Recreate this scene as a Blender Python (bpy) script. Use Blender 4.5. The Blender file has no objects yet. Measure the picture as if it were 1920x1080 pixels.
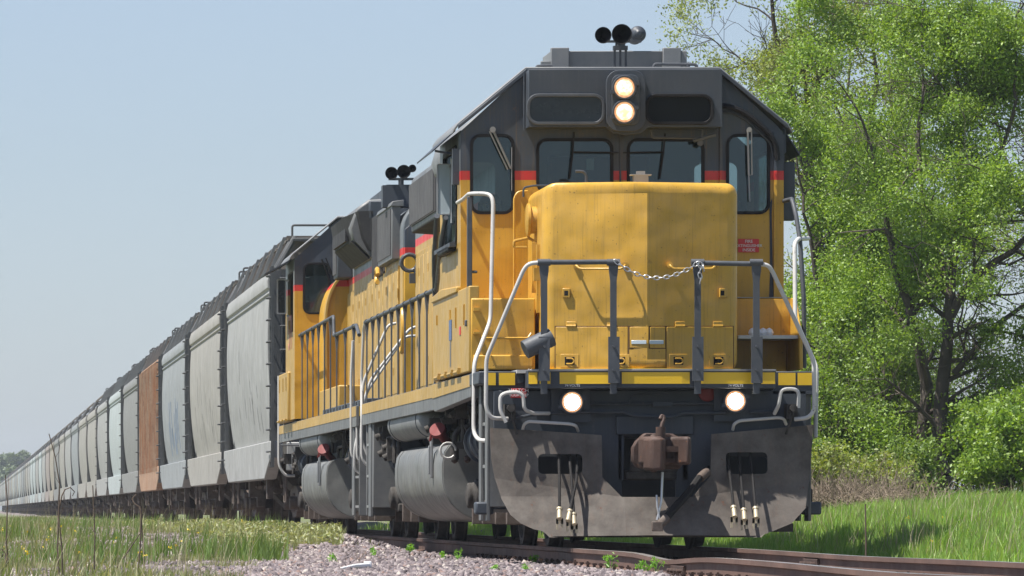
import bpy, bmesh, math, random
import numpy as np
from mathutils import Vector, Matrix
from mathutils.geometry import tessellate_polygon
R = math.radians
SC = bpy.context.scene
COL = SC.collection

# ------------------------------------------------------------------ camera, sky, sun, exposure
cam_d = bpy.data.cameras.new('camera'); cam = bpy.data.objects.new('camera', cam_d); COL.objects.link(cam)
cam.location = (-6.37, -57.0, 0.33); cam.rotation_euler = (R(90), 0, 0)
cam_d.sensor_width = 36; cam_d.lens = 36*11500/1920
cam_d.shift_x = 1020/1920; cam_d.shift_y = 415/1920
cam_d.clip_start = 0.5; cam_d.clip_end = 6000
SC.camera = cam
SUN_AZ, SUN_EL = 74, 64            # azimuth from the track axis towards the left, elevation
sv = Vector((-math.sin(R(SUN_AZ))*math.cos(R(SUN_EL)), -math.cos(R(SUN_AZ))*math.cos(R(SUN_EL)), math.sin(R(SUN_EL))))
w = bpy.data.worlds.new('World'); SC.world = w; w.use_nodes = True
nt = w.node_tree; nt.nodes.clear()
sky = nt.nodes.new('ShaderNodeTexSky'); sky.sky_type = 'NISHITA'; sky.sun_disc = False
sky.sun_elevation = R(SUN_EL); sky.sun_rotation = math.atan2(sv.x, sv.y) % (2*math.pi)
sky.air_density = 1.0; sky.dust_density = 0.45; sky.ozone_density = 3.0
bg = nt.nodes.new('ShaderNodeBackground'); bg.inputs[1].default_value = 0.057
hs = nt.nodes.new('ShaderNodeHueSaturation'); hs.inputs['Saturation'].default_value = 0.62
out = nt.nodes.new('ShaderNodeOutputWorld')
tn = nt.nodes.new('ShaderNodeMix'); tn.data_type = 'RGBA'; tn.blend_type = 'MULTIPLY'; tn.inputs[0].default_value = 1; tn.inputs[7].default_value = (.98,1.07,1.24,1)
nt.links.new(sky.outputs[0], hs.inputs['Color']); nt.links.new(hs.outputs[0], tn.inputs[6]); nt.links.new(tn.outputs[2], bg.inputs[0]); nt.links.new(bg.outputs[0], out.inputs[0])
sd = bpy.data.lights.new('sun', 'SUN'); sd.energy = 5.0; sd.angle = R(0.5); sd.color = (1.0, 0.955, 0.89)
so = bpy.data.objects.new('sun', sd); COL.objects.link(so); so.rotation_euler = sv.to_track_quat('Z', 'Y').to_euler(); so.location = (-20, -40, 40)
SC.view_settings.view_transform = 'Standard'; SC.view_settings.look = 'None'; SC.view_settings.gamma = 1
SC.view_settings.exposure = 0.85
SC.cycles.max_bounces = 8; SC.cycles.transparent_max_bounces = 16; SC.cycles.volume_bounces = 0

# ------------------------------------------------------------------ helpers
F, D0, CX, CZ = 11500.0, 57.0, 6.37, 0.33
def at(px, py, Y):                      # measured point on the cross plane Y
    s = F/(D0+Y); return Vector(((px+60)/s-CX, Y, CZ+(955-py)/s))
def atx(px, X):                         # distance along the track of something at lateral X
    return F*(X+CX)/(px+60)-D0

class MB:
    def __init__(s): s.v = []; s.f = []; s.m = []
    def add(s, vs, fs, mi=0):
        o = len(s.v); s.v += [tuple(p) for p in vs]; s.f += [tuple(i+o for i in f) for f in fs]; s.m += [mi]*len(fs); return s
    def box(s, x0, x1, y0, y1, z0, z1, M=None, mi=0):
        vs = [Vector(p) for p in ((x0,y0,z0),(x1,y0,z0),(x1,y1,z0),(x0,y1,z0),(x0,y0,z1),(x1,y0,z1),(x1,y1,z1),(x0,y1,z1))]
        if M: vs = [M@p for p in vs]
        return s.add(vs, [(0,3,2,1),(4,5,6,7),(0,1,5,4),(1,2,6,5),(2,3,7,6),(3,0,4,7)], mi)
    def prism(s, pts, axis, a, b, mi=0):   # pts 2-D, extruded along axis from a to b
        def mk(p, t): return {'x':(t,p[0],p[1]), 'y':(p[0],t,p[1]), 'z':(p[0],p[1],t)}[axis]
        n = len(pts); vs = [mk(p,a) for p in pts]+[mk(p,b) for p in pts]
        fs = [(i,(i+1)%n,n+(i+1)%n,n+i) for i in range(n)]
        tr = tessellate_polygon([[Vector((p[0],p[1],0)) for p in pts]])
        fs += [tuple(t) for t in tr]+[tuple(n+i for i in reversed(t)) for t in tr]
        return s.add(vs, fs, mi)
    def plate(s, outline, holes, fn, thick, mi=0):  # fn(u,v,off)->Vector ; off 0 is the outer face
        loops = [outline]+list(holes)
        flat = [p for l in loops for p in l]; n = len(flat)
        tr = tessellate_polygon([[Vector((p[0],p[1],0)) for p in l] for l in loops])
        vs = [fn(p[0],p[1],0) for p in flat]+[fn(p[0],p[1],thick) for p in flat]
        fs = [tuple(t) for t in tr]+[tuple(n+i for i in reversed(t)) for t in tr]
        o = 0
        for l in loops:
            k = len(l); fs += [(o+i,o+(i+1)%k,n+o+(i+1)%k,n+o+i) for i in range(k)]; o += k
        return s.add(vs, fs, mi)
    def slab(s, q, nrm, t, mi=0):
        nrm = Vector(nrm).normalized(); a = [Vector(p) for p in q]; b = [p+nrm*t for p in a]; n = len(a)
        return s.add(a+b, [tuple(range(n)), tuple(range(2*n-1,n-1,-1))]+[(i,n+i,n+(i+1)%n,(i+1)%n) for i in range(n)], mi)
    def ring(s, c, ax, r, n, ph=0):
        ax = Vector(ax).normalized(); u = ax.orthogonal().normalized()
        if abs(ax.z) < .9: u = Vector((0,0,1)).cross(ax).normalized()
        v = ax.cross(u); return [Vector(c)+u*math.cos(ph+2*math.pi*i/n)*r+v*math.sin(ph+2*math.pi*i/n)*r for i in range(n)]
    def cyl(s, p0, p1, r0, r1=None, n=16, mi=0, caps=True):
        r1 = r0 if r1 is None else r1; p0 = Vector(p0); p1 = Vector(p1); ax = p1-p0
        vs = s.ring(p0,ax,r0,n)+s.ring(p1,ax,r1,n)
        fs = [(i,(i+1)%n,n+(i+1)%n,n+i) for i in range(n)]
        if caps: fs += [tuple(range(n-1,-1,-1)), tuple(range(n,2*n))]
        return s.add(vs, fs, mi)
    def lathe(s, p0, ax, prof, n=20, mi=0):     # prof: (dist along, radius)
        ax = Vector(ax).normalized(); p0 = Vector(p0); vs = []; fs = []
        for d, r in prof: vs += s.ring(p0+ax*d, ax, max(r,1e-4), n)
        for k in range(len(prof)-1):
            fs += [(k*n+i,k*n+(i+1)%n,(k+1)*n+(i+1)%n,(k+1)*n+i) for i in range(n)]
        m = (len(prof)-1)*n
        fs += [tuple(range(n-1,-1,-1)), tuple(range(m,m+n))]
        return s.add(vs, fs, mi)
    def tube(s, pts, r, n=8, rad=0.0, mi=0):
        pts = [Vector(p) for p in pts]
        if rad > 0 and len(pts) > 2:
            q = [pts[0]]
            for i in range(1, len(pts)-1):
                a, b, c = pts[i-1], pts[i], pts[i+1]
                d0 = min(rad, (a-b).length*.45); d1 = min(rad, (c-b).length*.45)
                A = b+(a-b).normalized()*d0; B = b+(c-b).normalized()*d1
                for k in range(5):
                    t = k/4; q.append(A*(1-t)**2+b*2*t*(1-t)+B*t*t)
            q.append(pts[-1]); pts = q
        m = len(pts); rr = r if isinstance(r, (list,tuple)) else [r]*m
        tn = []
        for i in range(m):
            t = pts[min(i+1,m-1)]-pts[max(i-1,0)]; tn.append(t.normalized())
        u = tn[0].orthogonal().normalized(); vs = []
        for i in range(m):
            u = (u-tn[i]*u.dot(tn[i])); u = u.normalized() if u.length > 1e-6 else tn[i].orthogonal().normalized()
            v = tn[i].cross(u)
            vs += [pts[i]+(u*math.cos(2*math.pi*k/n)+v*math.sin(2*math.pi*k/n))*rr[i] for k in range(n)]
        fs = [(i*n+k,i*n+(k+1)%n,(i+1)*n+(k+1)%n,(i+1)*n+k) for i in range(m-1) for k in range(n)]
        fs += [tuple(range(n-1,-1,-1)), tuple(range((m-1)*n,m*n))]
        return s.add(vs, fs, mi)
    def pieces(s):
        """split into far-apart pieces so that every piece is a part of its own"""
        par = list(range(len(s.v)))
        def find(a):
            while par[a] != a: par[a] = par[par[a]]; a = par[a]
            return a
        for f in s.f:
            r = find(f[0])
            for i in f[1:]: par[find(i)] = r
        roots = np.array([find(i) for i in range(len(s.v))]); u, isl = np.unique(roots, return_inverse=True); k = len(u)
        if k < 2 or k > 800: return [s]
        P = np.array([tuple(p) for p in s.v]); lo = np.full((k,3),np.inf); hi = -lo; np.minimum.at(lo,isl,P); np.maximum.at(hi,isl,P); size = (hi-lo).max(1)
        gap = np.maximum(0, np.maximum(lo[:,None]-hi[None], lo[None]-hi[:,None])); near = np.sqrt((gap**2).sum(2)) <= np.maximum(.018, .47*np.maximum(size[:,None],size[None]))
        lab = np.arange(k)
        while True:
            new = np.array([lab[near[i]].min() for i in range(k)])
            if (new == lab).all(): break
            lab = new
        res = []
        for l in np.unique(lab):
            sel = np.isin(isl, np.nonzero(lab==l)[0]); idx = np.cumsum(sel)-1; m = MB(); m.v = [v for v,q in zip(s.v,sel) if q]
            for f, mi in zip(s.f, s.m):
                if sel[f[0]]: m.f.append(tuple(int(idx[i]) for i in f)); m.m.append(mi)
            res.append(m)
        return res
    def build(s, name, mat, parent=None, bevel=0, seg=2, smooth=True, loc=None):
        if parent is not None and name not in ('plow','rail'):
            pcs = s.pieces()
            if len(pcs) > 1:
                os_ = [p.build_one(name, mat, parent, bevel, seg, smooth, loc) for p in pcs]
                return max(os_, key=lambda o: len(o.data.vertices))
        return s.build_one(name, mat, parent, bevel, seg, smooth, loc)
    def build_one(s, name, mat, parent=None, bevel=0, seg=2, smooth=True, loc=None):
        me = bpy.data.meshes.new(name); me.from_pydata(s.v, [], s.f); me.update()
        for m in (mat if isinstance(mat, (list,tuple)) else [mat]): me.materials.append(m)
        if any(s.m): me.polygons.foreach_set('material_index', s.m)
        bm = bmesh.new(); bm.from_mesh(me); bmesh.ops.recalc_face_normals(bm, faces=bm.faces[:])
        bm.to_mesh(me); bm.free()
        if smooth:
            me.polygons.foreach_set('use_smooth', [True]*len(me.polygons)); me.set_sharp_from_angle(angle=R(38))
        o = bpy.data.objects.new(name, me); COL.objects.link(o)
        if parent: o.parent = parent
        if loc: o.location = loc
        if bevel:
            b = o.modifiers.new('bevel', 'BEVEL'); b.width = bevel; b.segments = seg; b.limit_method = 'ANGLE'; b.angle_limit = R(40); b.harden_normals = False
        return o

def tag(o, label=None, cat=None, group=None, kind=None):
    if label: o['label'] = label
    if cat: o['category'] = cat
    if group: o['group'] = group
    if kind: o['kind'] = kind
    return o
def empty(name, loc, label, cat, group=None):
    o = bpy.data.objects.new(name, None); o.empty_display_size = .3; COL.objects.link(o); o.location = loc
    return tag(o, label, cat, group)
def rrect(u0, u1, v0, v1, r, n=5):
    p = []
    for cx, cy, a in ((u1-r,v1-r,0),(u0+r,v1-r,90),(u0+r,v0+r,180),(u1-r,v0+r,270)):
        for k in range(n+1):
            t = R(a+90*k/n); p.append((cx+r*math.cos(t), cy+r*math.sin(t)))
    return p
def npmesh(name, verts, faces, mat, parent=None):    # faces (n,k) array
    me = bpy.data.meshes.new(name); n, k = faces.shape
    me.vertices.add(len(verts)); me.vertices.foreach_set('co', np.ascontiguousarray(verts, dtype=np.float32).ravel())
    me.loops.add(n*k); me.loops.foreach_set('vertex_index', np.ascontiguousarray(faces, dtype=np.int32).ravel())
    me.polygons.add(n); me.polygons.foreach_set('loop_start', np.arange(0,n*k,k,dtype=np.int32))
    me.update(calc_edges=True); me.validate(); me.materials.append(mat)
    o = bpy.data.objects.new(name, me); COL.objects.link(o)
    if parent: o.parent = parent
    return o

# ------------------------------------------------------------------ materials
def newmat(name):
    m = bpy.data.materials.new(name); m.use_nodes = True; t = m.node_tree
    return m, t, t.nodes['Principled BSDF']
def N(t, typ, **kw):
    n = t.nodes.new(typ)
    for k, v in kw.items(): setattr(n, k, v)
    return n
def noise(t, co, scale, detail=4, rough=.6):
    n = N(t, 'ShaderNodeTexNoise'); n.inputs['Scale'].default_value = scale; n.inputs['Detail'].default_value = detail; n.inputs['Roughness'].default_value = rough
    t.links.new(co, n.inputs['Vector']); return n.outputs['Fac']
def mapr(t, v, a, b, c, d):
    n = N(t, 'ShaderNodeMapRange'); t.links.new(v, n.inputs[0])
    for i, x in enumerate((a,b,c,d)): n.inputs[i+1].default_value = x
    return n.outputs[0]
def mix(t, f, a, b, bt='MIX'):
    n = N(t, 'ShaderNodeMix', data_type='RGBA', blend_type=bt)
    for s, v in ((n.inputs[0], f), (n.inputs[6], a), (n.inputs[7], b)):
        if isinstance(v, (int,float)): s.default_value = v
        elif isinstance(v, tuple): s.default_value = v if len(v) == 4 else v+(1,)
        else: t.links.new(v, s)
    return n.outputs[2]
def mat(name, col, rough=.5, metal=0, var=.15, spot=None, spot_amt=.6, streak=0.0, streak_col=(.1,.09,.08), stops=None, bump=.15, scale=1.0, geo=False, dust=0.0, spec=.5, rnd=False, ripple=0.0, sw=9, bugs=0.0):
    """painted / bare surface: flat colour or bands by height, blotchy fading, vertical streaks, chips, fine bump"""
    m, t, b = newmat(name); L = t.links
    tc = N(t, 'ShaderNodeTexCoord'); co = tc.outputs['Object']
    if rnd:
        oi = N(t,'ShaderNodeObjectInfo'); va = N(t,'ShaderNodeVectorMath', operation='SCALE'); va.inputs[0].default_value = (37,91,0); L.new(oi.outputs['Random'], va.inputs['Scale']); vb = N(t,'ShaderNodeVectorMath', operation='ADD'); L.new(co, vb.inputs[0]); L.new(va.outputs[0], vb.inputs[1]); co = vb.outputs[0]
    if stops:
        sp = N(t, 'ShaderNodeSeparateXYZ'); L.new(co, sp.inputs[0])
        base = None
        for z, c in stops:
            if base is None: base = c; continue
            f = mapr(t, sp.outputs[2], z-.002, z+.002, 0, 1); base = mix(t, f, base, c)
    else: base = col
    big = mapr(t, noise(t, co, .9*scale, 5), .3, .7, 1-var, 1+var)
    c = mix(t, 1.0, base, big, 'MULTIPLY')
    if streak:
        mp = N(t, 'ShaderNodeMapping'); mp.inputs['Scale'].default_value = (sw,sw,.35); L.new(co, mp.inputs[0])
        f = mapr(t, noise(t, mp.outputs[0], 2.2*scale, 5, .7), .52, .78, 0, streak); c = mix(t, f, c, streak_col)
    if dust:
        f = mapr(t, noise(t, co, 3.5*scale, 6, .75), .35, .8, 0, dust); c = mix(t, f, c, (.34,.31,.27))
    if bugs:
        f = mapr(t, noise(t, co, 42, 2, .5), .70, .735, 0, bugs); c = mix(t, f, c, (.09,.055,.02))
        mp = N(t, 'ShaderNodeMapping'); mp.inputs['Scale'].default_value = (26,26,.8); L.new(co, mp.inputs[0]); f = mapr(t, noise(t, mp.outputs[0], 2.0, 4, .6), .56, .75, 0, bugs*.55); c = mix(t, f, c, (.20,.12,.03))
    if spot:
        f = mapr(t, noise(t, co, 9*scale, 8, .75), .62, .68, 0, spot_amt); c = mix(t, f, c, spot)
    L.new(c, b.inputs['Base Color']); b.inputs['Metallic'].default_value = metal
    b.inputs['Specular IOR Level'].default_value = spec
    L.new(mapr(t, noise(t, co, 5*scale, 5), .3, .7, max(.05,rough-.1), min(1,rough+.12)), b.inputs['Roughness'])
    if bump:
        bn = N(t, 'ShaderNodeBump'); bn.inputs['Strength'].default_value = bump; bn.inputs['Distance'].default_value = .01
        L.new(noise(t, co, 14*scale, 6, .7), bn.inputs['Height']); L.new(bn.outputs[0], b.inputs['Normal'])
        if ripple:
            b2 = N(t, 'ShaderNodeBump'); b2.inputs['Strength'].default_value = 1; b2.inputs['Distance'].default_value = ripple; L.new(noise(t, co, 1.7, 2, .4), b2.inputs['Height']); L.new(b2.outputs[0], bn.inputs['Normal'])
    return m
def emis(name, col, s, base=(.9,.9,.85)):
    m, t, b = newmat(name); b.inputs['Base Color'].default_value = base+(1,); b.inputs['Emission Color'].default_value = col+(1,); b.inputs['Emission Strength'].default_value = s; return m
def glassmat(name, tint, gl=.12):
    m = bpy.data.materials.new(name); m.use_nodes = True; t = m.node_tree; t.nodes.clear(); L = t.links
    tr = N(t, 'ShaderNodeBsdfTransparent'); tr.inputs[0].default_value = tint+(1,)
    g = N(t, 'ShaderNodeBsdfGlossy'); g.inputs['Roughness'].default_value = .04; g.inputs[0].default_value = (.85,.93,1,1)
    d = N(t, 'ShaderNodeBsdfDiffuse'); d.inputs[0].default_value = (.07,.095,.105,1)
    m1 = N(t, 'ShaderNodeMixShader'); m1.inputs[0].default_value = .10; L.new(tr.outputs[0], m1.inputs[1]); L.new(d.outputs[0], m1.inputs[2])
    m2 = N(t, 'ShaderNodeMixShader'); m2.inputs[0].default_value = gl; L.new(m1.outputs[0], m2.inputs[1]); L.new(g.outputs[0], m2.inputs[2])
    o = N(t, 'ShaderNodeOutputMaterial'); L.new(m2.outputs[0], o.inputs[0]); return m

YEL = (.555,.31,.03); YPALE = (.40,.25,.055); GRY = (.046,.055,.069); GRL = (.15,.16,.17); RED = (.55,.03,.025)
YB, YT = 3.535, 3.625
M = {}
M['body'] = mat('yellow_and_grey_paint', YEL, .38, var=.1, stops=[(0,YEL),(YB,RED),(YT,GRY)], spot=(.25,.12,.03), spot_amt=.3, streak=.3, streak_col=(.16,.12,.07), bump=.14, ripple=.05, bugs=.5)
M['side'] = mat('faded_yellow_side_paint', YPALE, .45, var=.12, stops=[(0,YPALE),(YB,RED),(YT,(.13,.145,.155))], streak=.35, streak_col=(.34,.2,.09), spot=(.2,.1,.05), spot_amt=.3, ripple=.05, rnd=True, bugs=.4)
M['yellow'] = mat('yellow_paint', YEL, .4, var=.14, spot=(.2,.1,.03), spot_amt=.45, streak=.5, streak_col=(.27,.165,.045), bump=.14, ripple=.07, dust=.16, scale=1.3, bugs=.75)
M['yellow_pale'] = mat('faded_yellow_paint', YPALE, .45, var=.12, streak=.3, streak_col=(.36,.22,.1), spot=(.2,.1,.05), spot_amt=.35)
M['yellow_safe'] = mat('yellow_stripe', (.80,.50,.02), .35, var=.08, spot=(.3,.2,.03), spot_amt=.5)
M['grey'] = mat('dark_grey_paint', GRY, .5, var=.16, dust=.05, streak=.3, streak_col=(.10,.10,.10), spec=.35, spot=(.16,.15,.14), spot_amt=.3)
M['grey_rail'] = mat('dark_grey_handrail_paint', (.06,.068,.08), .5, var=.2, dust=.12, scale=2, spec=.35)
M['grey_light'] = mat('weathered_light_grey_paint', GRL, .55, var=.18, dust=.3, streak=.3, streak_col=(.12,.12,.11))
M['grey_side'] = mat('weathered_grey_side', (.10,.107,.112), .5, var=.18, dust=.28, streak=.3)
M['white'] = mat('chipped_white_paint', (.50,.49,.47), .45, var=.18, dust=.35, spot=(.05,.05,.05), spot_amt=.95, scale=1.7, bump=.1)
M['plow'] = mat('bare_steel_plow', (.080,.068,.059), .65, var=.4, metal=.0, spec=.25, spot=(.11,.042,.022), spot_amt=.9, dust=.30, scale=1.0, streak=.3, streak_col=(.16,.09,.06))
M['rust'] = mat('rusty_cast_steel', (.052,.026,.018), .7, var=.45, spot=(.34,.12,.03), spot_amt=.85, dust=.05, scale=2, bump=.5)
M['black'] = mat('black_rubber', (.012,.012,.013), .6, var=.2, spec=.2)
M['under'] = mat('grimy_underframe', (.04,.037,.035), .8, var=.35, dust=.2, spec=.2, scale=2, bump=.4)
M['under_brown'] = mat('rusty_brown_running_gear', (.075,.052,.04), .75, var=.4, dust=.3, spot=(.14,.06,.03), scale=2, bump=.4)
M['tank'] = mat('grey_tank_paint', (.125,.13,.125), .5, var=.25, dust=.3, streak=.5, streak_col=(.10,.085,.075), metal=.1, spot=(.28,.27,.25), spot_amt=.3, ripple=.05)
M['steel'] = mat('worn_steel', (.32,.31,.3), .4, var=.2, metal=.6, spot=(.15,.08,.05))
M['louvre_and_shade'] = mat('black_louvre_and_shade', (.03,.03,.033), .7, var=.2, dust=.1, spec=.2)  # louvre black, also laid on undersides as painted shade
M['mesh'] = mat('dark_radiator_screen', (.085,.085,.09), .65, var=.12, dust=.2, streak=.4, streak_col=(.2,.19,.18))
M['glass'] = glassmat('tinted_cab_glass', (.50,.60,.60), gl=.06)
M['board'] = mat('blank_dark_number_panel', (.016,.024,.028), .25, var=.02, bump=0)
M['board2'] = mat('blank_black_number_panel', (.006,.008,.008), .4, var=.02, bump=0, spec=.15)
M['mirror'] = mat('pale_deflector_glass', (.5,.58,.62), .15, var=.1, bump=0)
M['lens'] = emis('lit_headlight_glass', (1,.60,.30), .7)
M['lens_core'] = emis('lit_bulb', (1,.93,.8), 12)
M['lens_warm'] = emis('warm_lit_reflector', (1,.83,.58), .72)
def lamp_glow(name, c0, c1, s, sc):
    m, t, b = newmat(name); tc = N(t,'ShaderNodeTexCoord'); f = mapr(t, noise(t, tc.outputs['Object'], sc, 3, .6), .40, .62, 0, 1)
    c = mix(t, f, c0, c1); t.links.new(c, b.inputs['Emission Color']); b.inputs['Emission Strength'].default_value = s; b.inputs['Base Color'].default_value = (.4,.35,.3,1); return m
M['lens_warm'] = lamp_glow('lit_headlight_reflector', (1,.50,.22), (1,.93,.78), .95, 16)
M['lens'] = lamp_glow('warm_lamp_rim', (.75,.30,.10), (1,.55,.25), .55, 30)
M['redlens'] = mat('red_marker_lens', (.16,.018,.016), .65, var=.05, bump=0)
M['redpaint'] = mat('red_sign_paint', (.62,.03,.03), .4, var=.05, bump=0)
M['whiteletter'] = mat('white_lettering', (.8,.8,.8), .5, var=.02, bump=0)
M['hose'] = mat('black_hose_rubber', (.02,.019,.019), .75, var=.2, spec=.15)
M['brass'] = mat('dusty_hose_coupling', (.42,.36,.25), .5, var=.15, metal=.3, spot=(.1,.08,.06), scale=3)
M['chrome'] = mat('galvanised_steel', (.5,.5,.5), .35, var=.1, metal=.7)
M['seat'] = mat('dark_seat_cloth', (.03,.032,.036), .8, var=.1)
M['inner'] = mat('pale_green_cab_interior', (.25,.30,.29), .7, var=.1)
M['skin'] = mat('skin', (.42,.24,.17), .5, var=.05, bump=.05)
M['shirt'] = mat('blue_work_shirt', (.16,.24,.36), .8, var=.1)
M['cap'] = mat('dark_cap_cloth', (.03,.035,.05), .8, var=.1)
M['faded_red'] = mat('faded_red_numerals', (.42,.17,.14), .6, var=.25, bump=0)
M['blue'] = mat('blue_placard', (.07,.12,.25), .5, var=.05, bump=0)

# ------------------------------------------------------------------ shared locomotive pieces
def window(parent, name, u0, u1, v0, v1, r, fn, fmat, frame=.035, glass='glass', wipe=None):
    """fn(u,v,off): off>0 goes out of the wall"""
    mb = MB(); mb.plate(rrect(u0-frame*.5,u1+frame*.5,v0-frame*.5,v1+frame*.5,r+frame*.5), [rrect(u0+frame*.5,u1-frame*.5,v0+frame*.5,v1-frame*.5,max(.02,r-frame*.5))],
        lambda u,v,o: fn(u,v,.018-o), .05)
    fo = mb.build(name, fmat, parent, bevel=.006)
    mb = MB(); mb.plate(rrect(u0,u1,v0,v1,r), [], lambda u,v,o: fn(u,v,-.004-o), .006)
    mb.build('pane', M[glass], fo, smooth=False)
    return fo
def text(body, size, fn_mat, parent, mt, name='lettering', ext=.002):
    cu = bpy.data.curves.new(name, 'FONT'); cu.body = body; cu.size = size; cu.extrude = ext; cu.align_x = 'CENTER'; cu.align_y = 'CENTER'
    cu.materials.append(mt); tmp = bpy.data.objects.new('tmp', cu); me = bpy.data.meshes.new_from_object(tmp); me.name = name; bpy.data.objects.remove(tmp)
    o = bpy.data.objects.new(name, me); COL.objects.link(o); o.parent = parent; o.matrix_local = fn_mat; return o
def front_text_matrix(p, yaw=0): return Matrix.Translation(p) @ Matrix.Rotation(yaw,4,'Z') @ Matrix.Rotation(R(90),4,'X')

def wheel(parent, X, Y, r=.5, zr=-.03, m='under', name='wheel'):
    s = 1 if X > 0 else -1; mb = MB()
    mb.lathe((X-s*.07,Y,zr+r), (s,0,0), [(-.03,.12),(-.03,r-.09),(-.04,r-.03),(-.035,r+.026),(-.012,r+.026),(.005,r+.002),(.10,r-.004),(.10,r-.07),(.07,r-.09),(.06,.14),(.11,.12),(.11,.02)], 32)
    return mb.build(name, M[m], parent)
def loco_truck(parent, Yc, wb=1.37):
    t = MB()
    for s in (-1,1):
        x0, x1 = s*.93, s*1.13
        pts = [(Yc-wb-.35,.62),(Yc-wb-.35,.85),(Yc-wb+.3,.95),(Yc-.5,.95),(Yc+.5,.95),(Yc+wb-.3,.95),(Yc+wb+.35,.85),(Yc+wb+.35,.62),(Yc+wb+.2,.45),(Yc+.7,.42),(Yc+.4,.3),(Yc-.4,.3),(Yc-.7,.42),(Yc-wb-.2,.45)]
        t.prism([(a,b) for a,b in pts], 'x', min(x0,x1), max(x0,x1))
        for k in (-1,1):
            t.lathe((s*1.1,Yc+k*wb,.47),(s,0,0),[(0,.17),(.12,.17),(.14,.13),(.2,.13),(.22,.05)],16)
            t.box(min(s*1.1,s*1.22),max(s*1.1,s*1.22),Yc+k*wb-.2,Yc+k*wb+.2,.3,.4)
    t.box(-.9,.9,Yc-.3,Yc+.3,.45,.75); t.box(-.62,.62,Yc-wb-.55,Yc+wb+.55,.2,.85)
    tr = t.build('truck', M['under'], parent, bevel=.015)
    for k in (-1,1):
        MB().cyl((-.8,Yc+k*wb,.47),(.8,Yc+k*wb,.47),.09).build('axle', M['under'], tr)
        for s in (-1,1): wheel(tr, s*.72, Yc+k*wb)
    for s in (-1,1):
        for k in (-.62,.62):
            mb = MB(); c = Vector((s*1.2,Yc+k-.25*(1 if k>0 else -1),1.0))
            mb.lathe(c,(0,1,0),[(-.16,.05),(-.15,.17),(-.02,.19),(-.02,.22),(.02,.22),(.02,.19),(.13,.17),(.16,.1)],20); mb.cyl(c+Vector((0,-.3,0)),c+Vector((0,-.1,0)),.04)
            mb.build('brake_cylinder', M['grey'], tr)
        for k in (-.22,.22):
            mb = MB(); pts = [Vector((s*1.02+.09*math.cos(a),Yc+k+.09*math.sin(a),.36+a*.0075)) for a in np.linspace(0,2*math.pi*6,73)]
            mb.tube(pts,.02,6).build('spring', M['under'], tr)
    # brake shoe heads and hangers seen below
    for s in (-1,1):
        for k in (-1,1):
            for q in (-1,1):
                mb = MB(); yy = Yc+k*wb+q*.62; mb.box(min(s*.7,s*.84),max(s*.7,s*.84),yy-.06,yy+.06,.2,.62); mb.box(min(s*.98,s*1.2),max(s*.98,s*1.2),yy-.05,yy+.05,.18,.42)
                mb.build('brake_shoe', M['under_brown'], tr, bevel=.01)
    return tr
def tank(parent, y0, y1, m='tank', xo=1.47):
    prof = [(-.55,1.03),(-1.28,1.03),(-1.4,.99),(-xo+.02,.92),(-xo,.8),(-xo,.68)]
    for k in range(1,11):
        a = k/10; prof.append((-xo+.62*a**2.1, .68-.49*math.sin(a*math.pi/2)**1.0))
    prof += [(-.55,.185)]
    full = prof+[(-x,z) for x,z in reversed(prof)]
    mb = MB(); mb.prism(full,'y',y0,y1)
    o = mb.build('fuel_tank', [M[m]], parent, bevel=.012)
    # end plate ribs and filler
    mb = MB(); mb.prism([(x*1.006,.6+(z-.6)*1.006) for x,z in full],'y',y0+.03,y0+.05); mb.prism([(x*1.004,.6+(z-.6)*1.004) for x,z in full],'y',y1-.5,y1-.47); mb.build('weld_band', M[m], o)
    mb = MB(); yq = y0+1.3; mb.box(-1.5,-1.475,yq,yq+.16,.66,1.08); mb.box(-1.52,-1.5,yq+.05,yq+.11,.7,1.0); mb.build('sight_gauge', M['grey_light'], o, bevel=.006)
    mb = MB(); mb.cyl((-1.44,yq-.32,1.14),(-1.46,yq-.36,1.17),.085,n=18); mb.cyl((-1.3,yq-.1,1.0),(-1.44,yq-.32,1.14),.05); mb.tube([(-1.5,yq-.3,1.2),(-1.53,yq-.28,1.05),(-1.5,yq-.1,1.08)],.012,6)
    mb.build('fuel_filler', M['redlens'], o)
    return o
def reservoir(parent, y0, y1, x=-1.32, z=1.3, r=.19):
    mb = MB(); mb.lathe((x,y0,z),(0,1,0),[(0,.05),(.03,r*.7),(.09,r*.95),(.13,r),(y1-y0-.13,r),(y1-y0-.09,r*.95),(y1-y0-.03,r*.7),(y1-y0,.05)],28)
    mb.cyl((x,y0-.12,z),(x,y0,z),.05)
    o = mb.build('air_reservoir', M['grey_light'], parent)
    mb = MB()
    for yy in (y0+.5,y1-.5): mb.cyl((x,yy-.02,z),(x,yy+.02,z),r+.008,n=28)
    mb.build('strap', M['grey'], o); return o
def piping(parent, y0, y1, seed):
    rnd = random.Random(seed); mb = MB()
    for k in range(7):
        z = rnd.uniform(1.1,1.42); x = -rnd.uniform(1.05,1.4); a = rnd.uniform(y0,y1-1); b = a+rnd.uniform(1,3)
        mb.tube([(x,a,z-.3),(x,a,z),(x,b,z),(x,b,z-.25)],.022,6,rad=.1)
    for k in range(8):
        yy = rnd.uniform(y0,y1); z = rnd.uniform(.95,1.35); x = -rnd.uniform(1.1,1.42)
        mb.box(x-.06,x+.06,yy-.08,yy+.08,z-.08,z+.08)
        mb.cyl((x,yy,z),(x-.1,yy,z-.05),.04)
    mb.build('air_piping', M['under'], parent)
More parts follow.
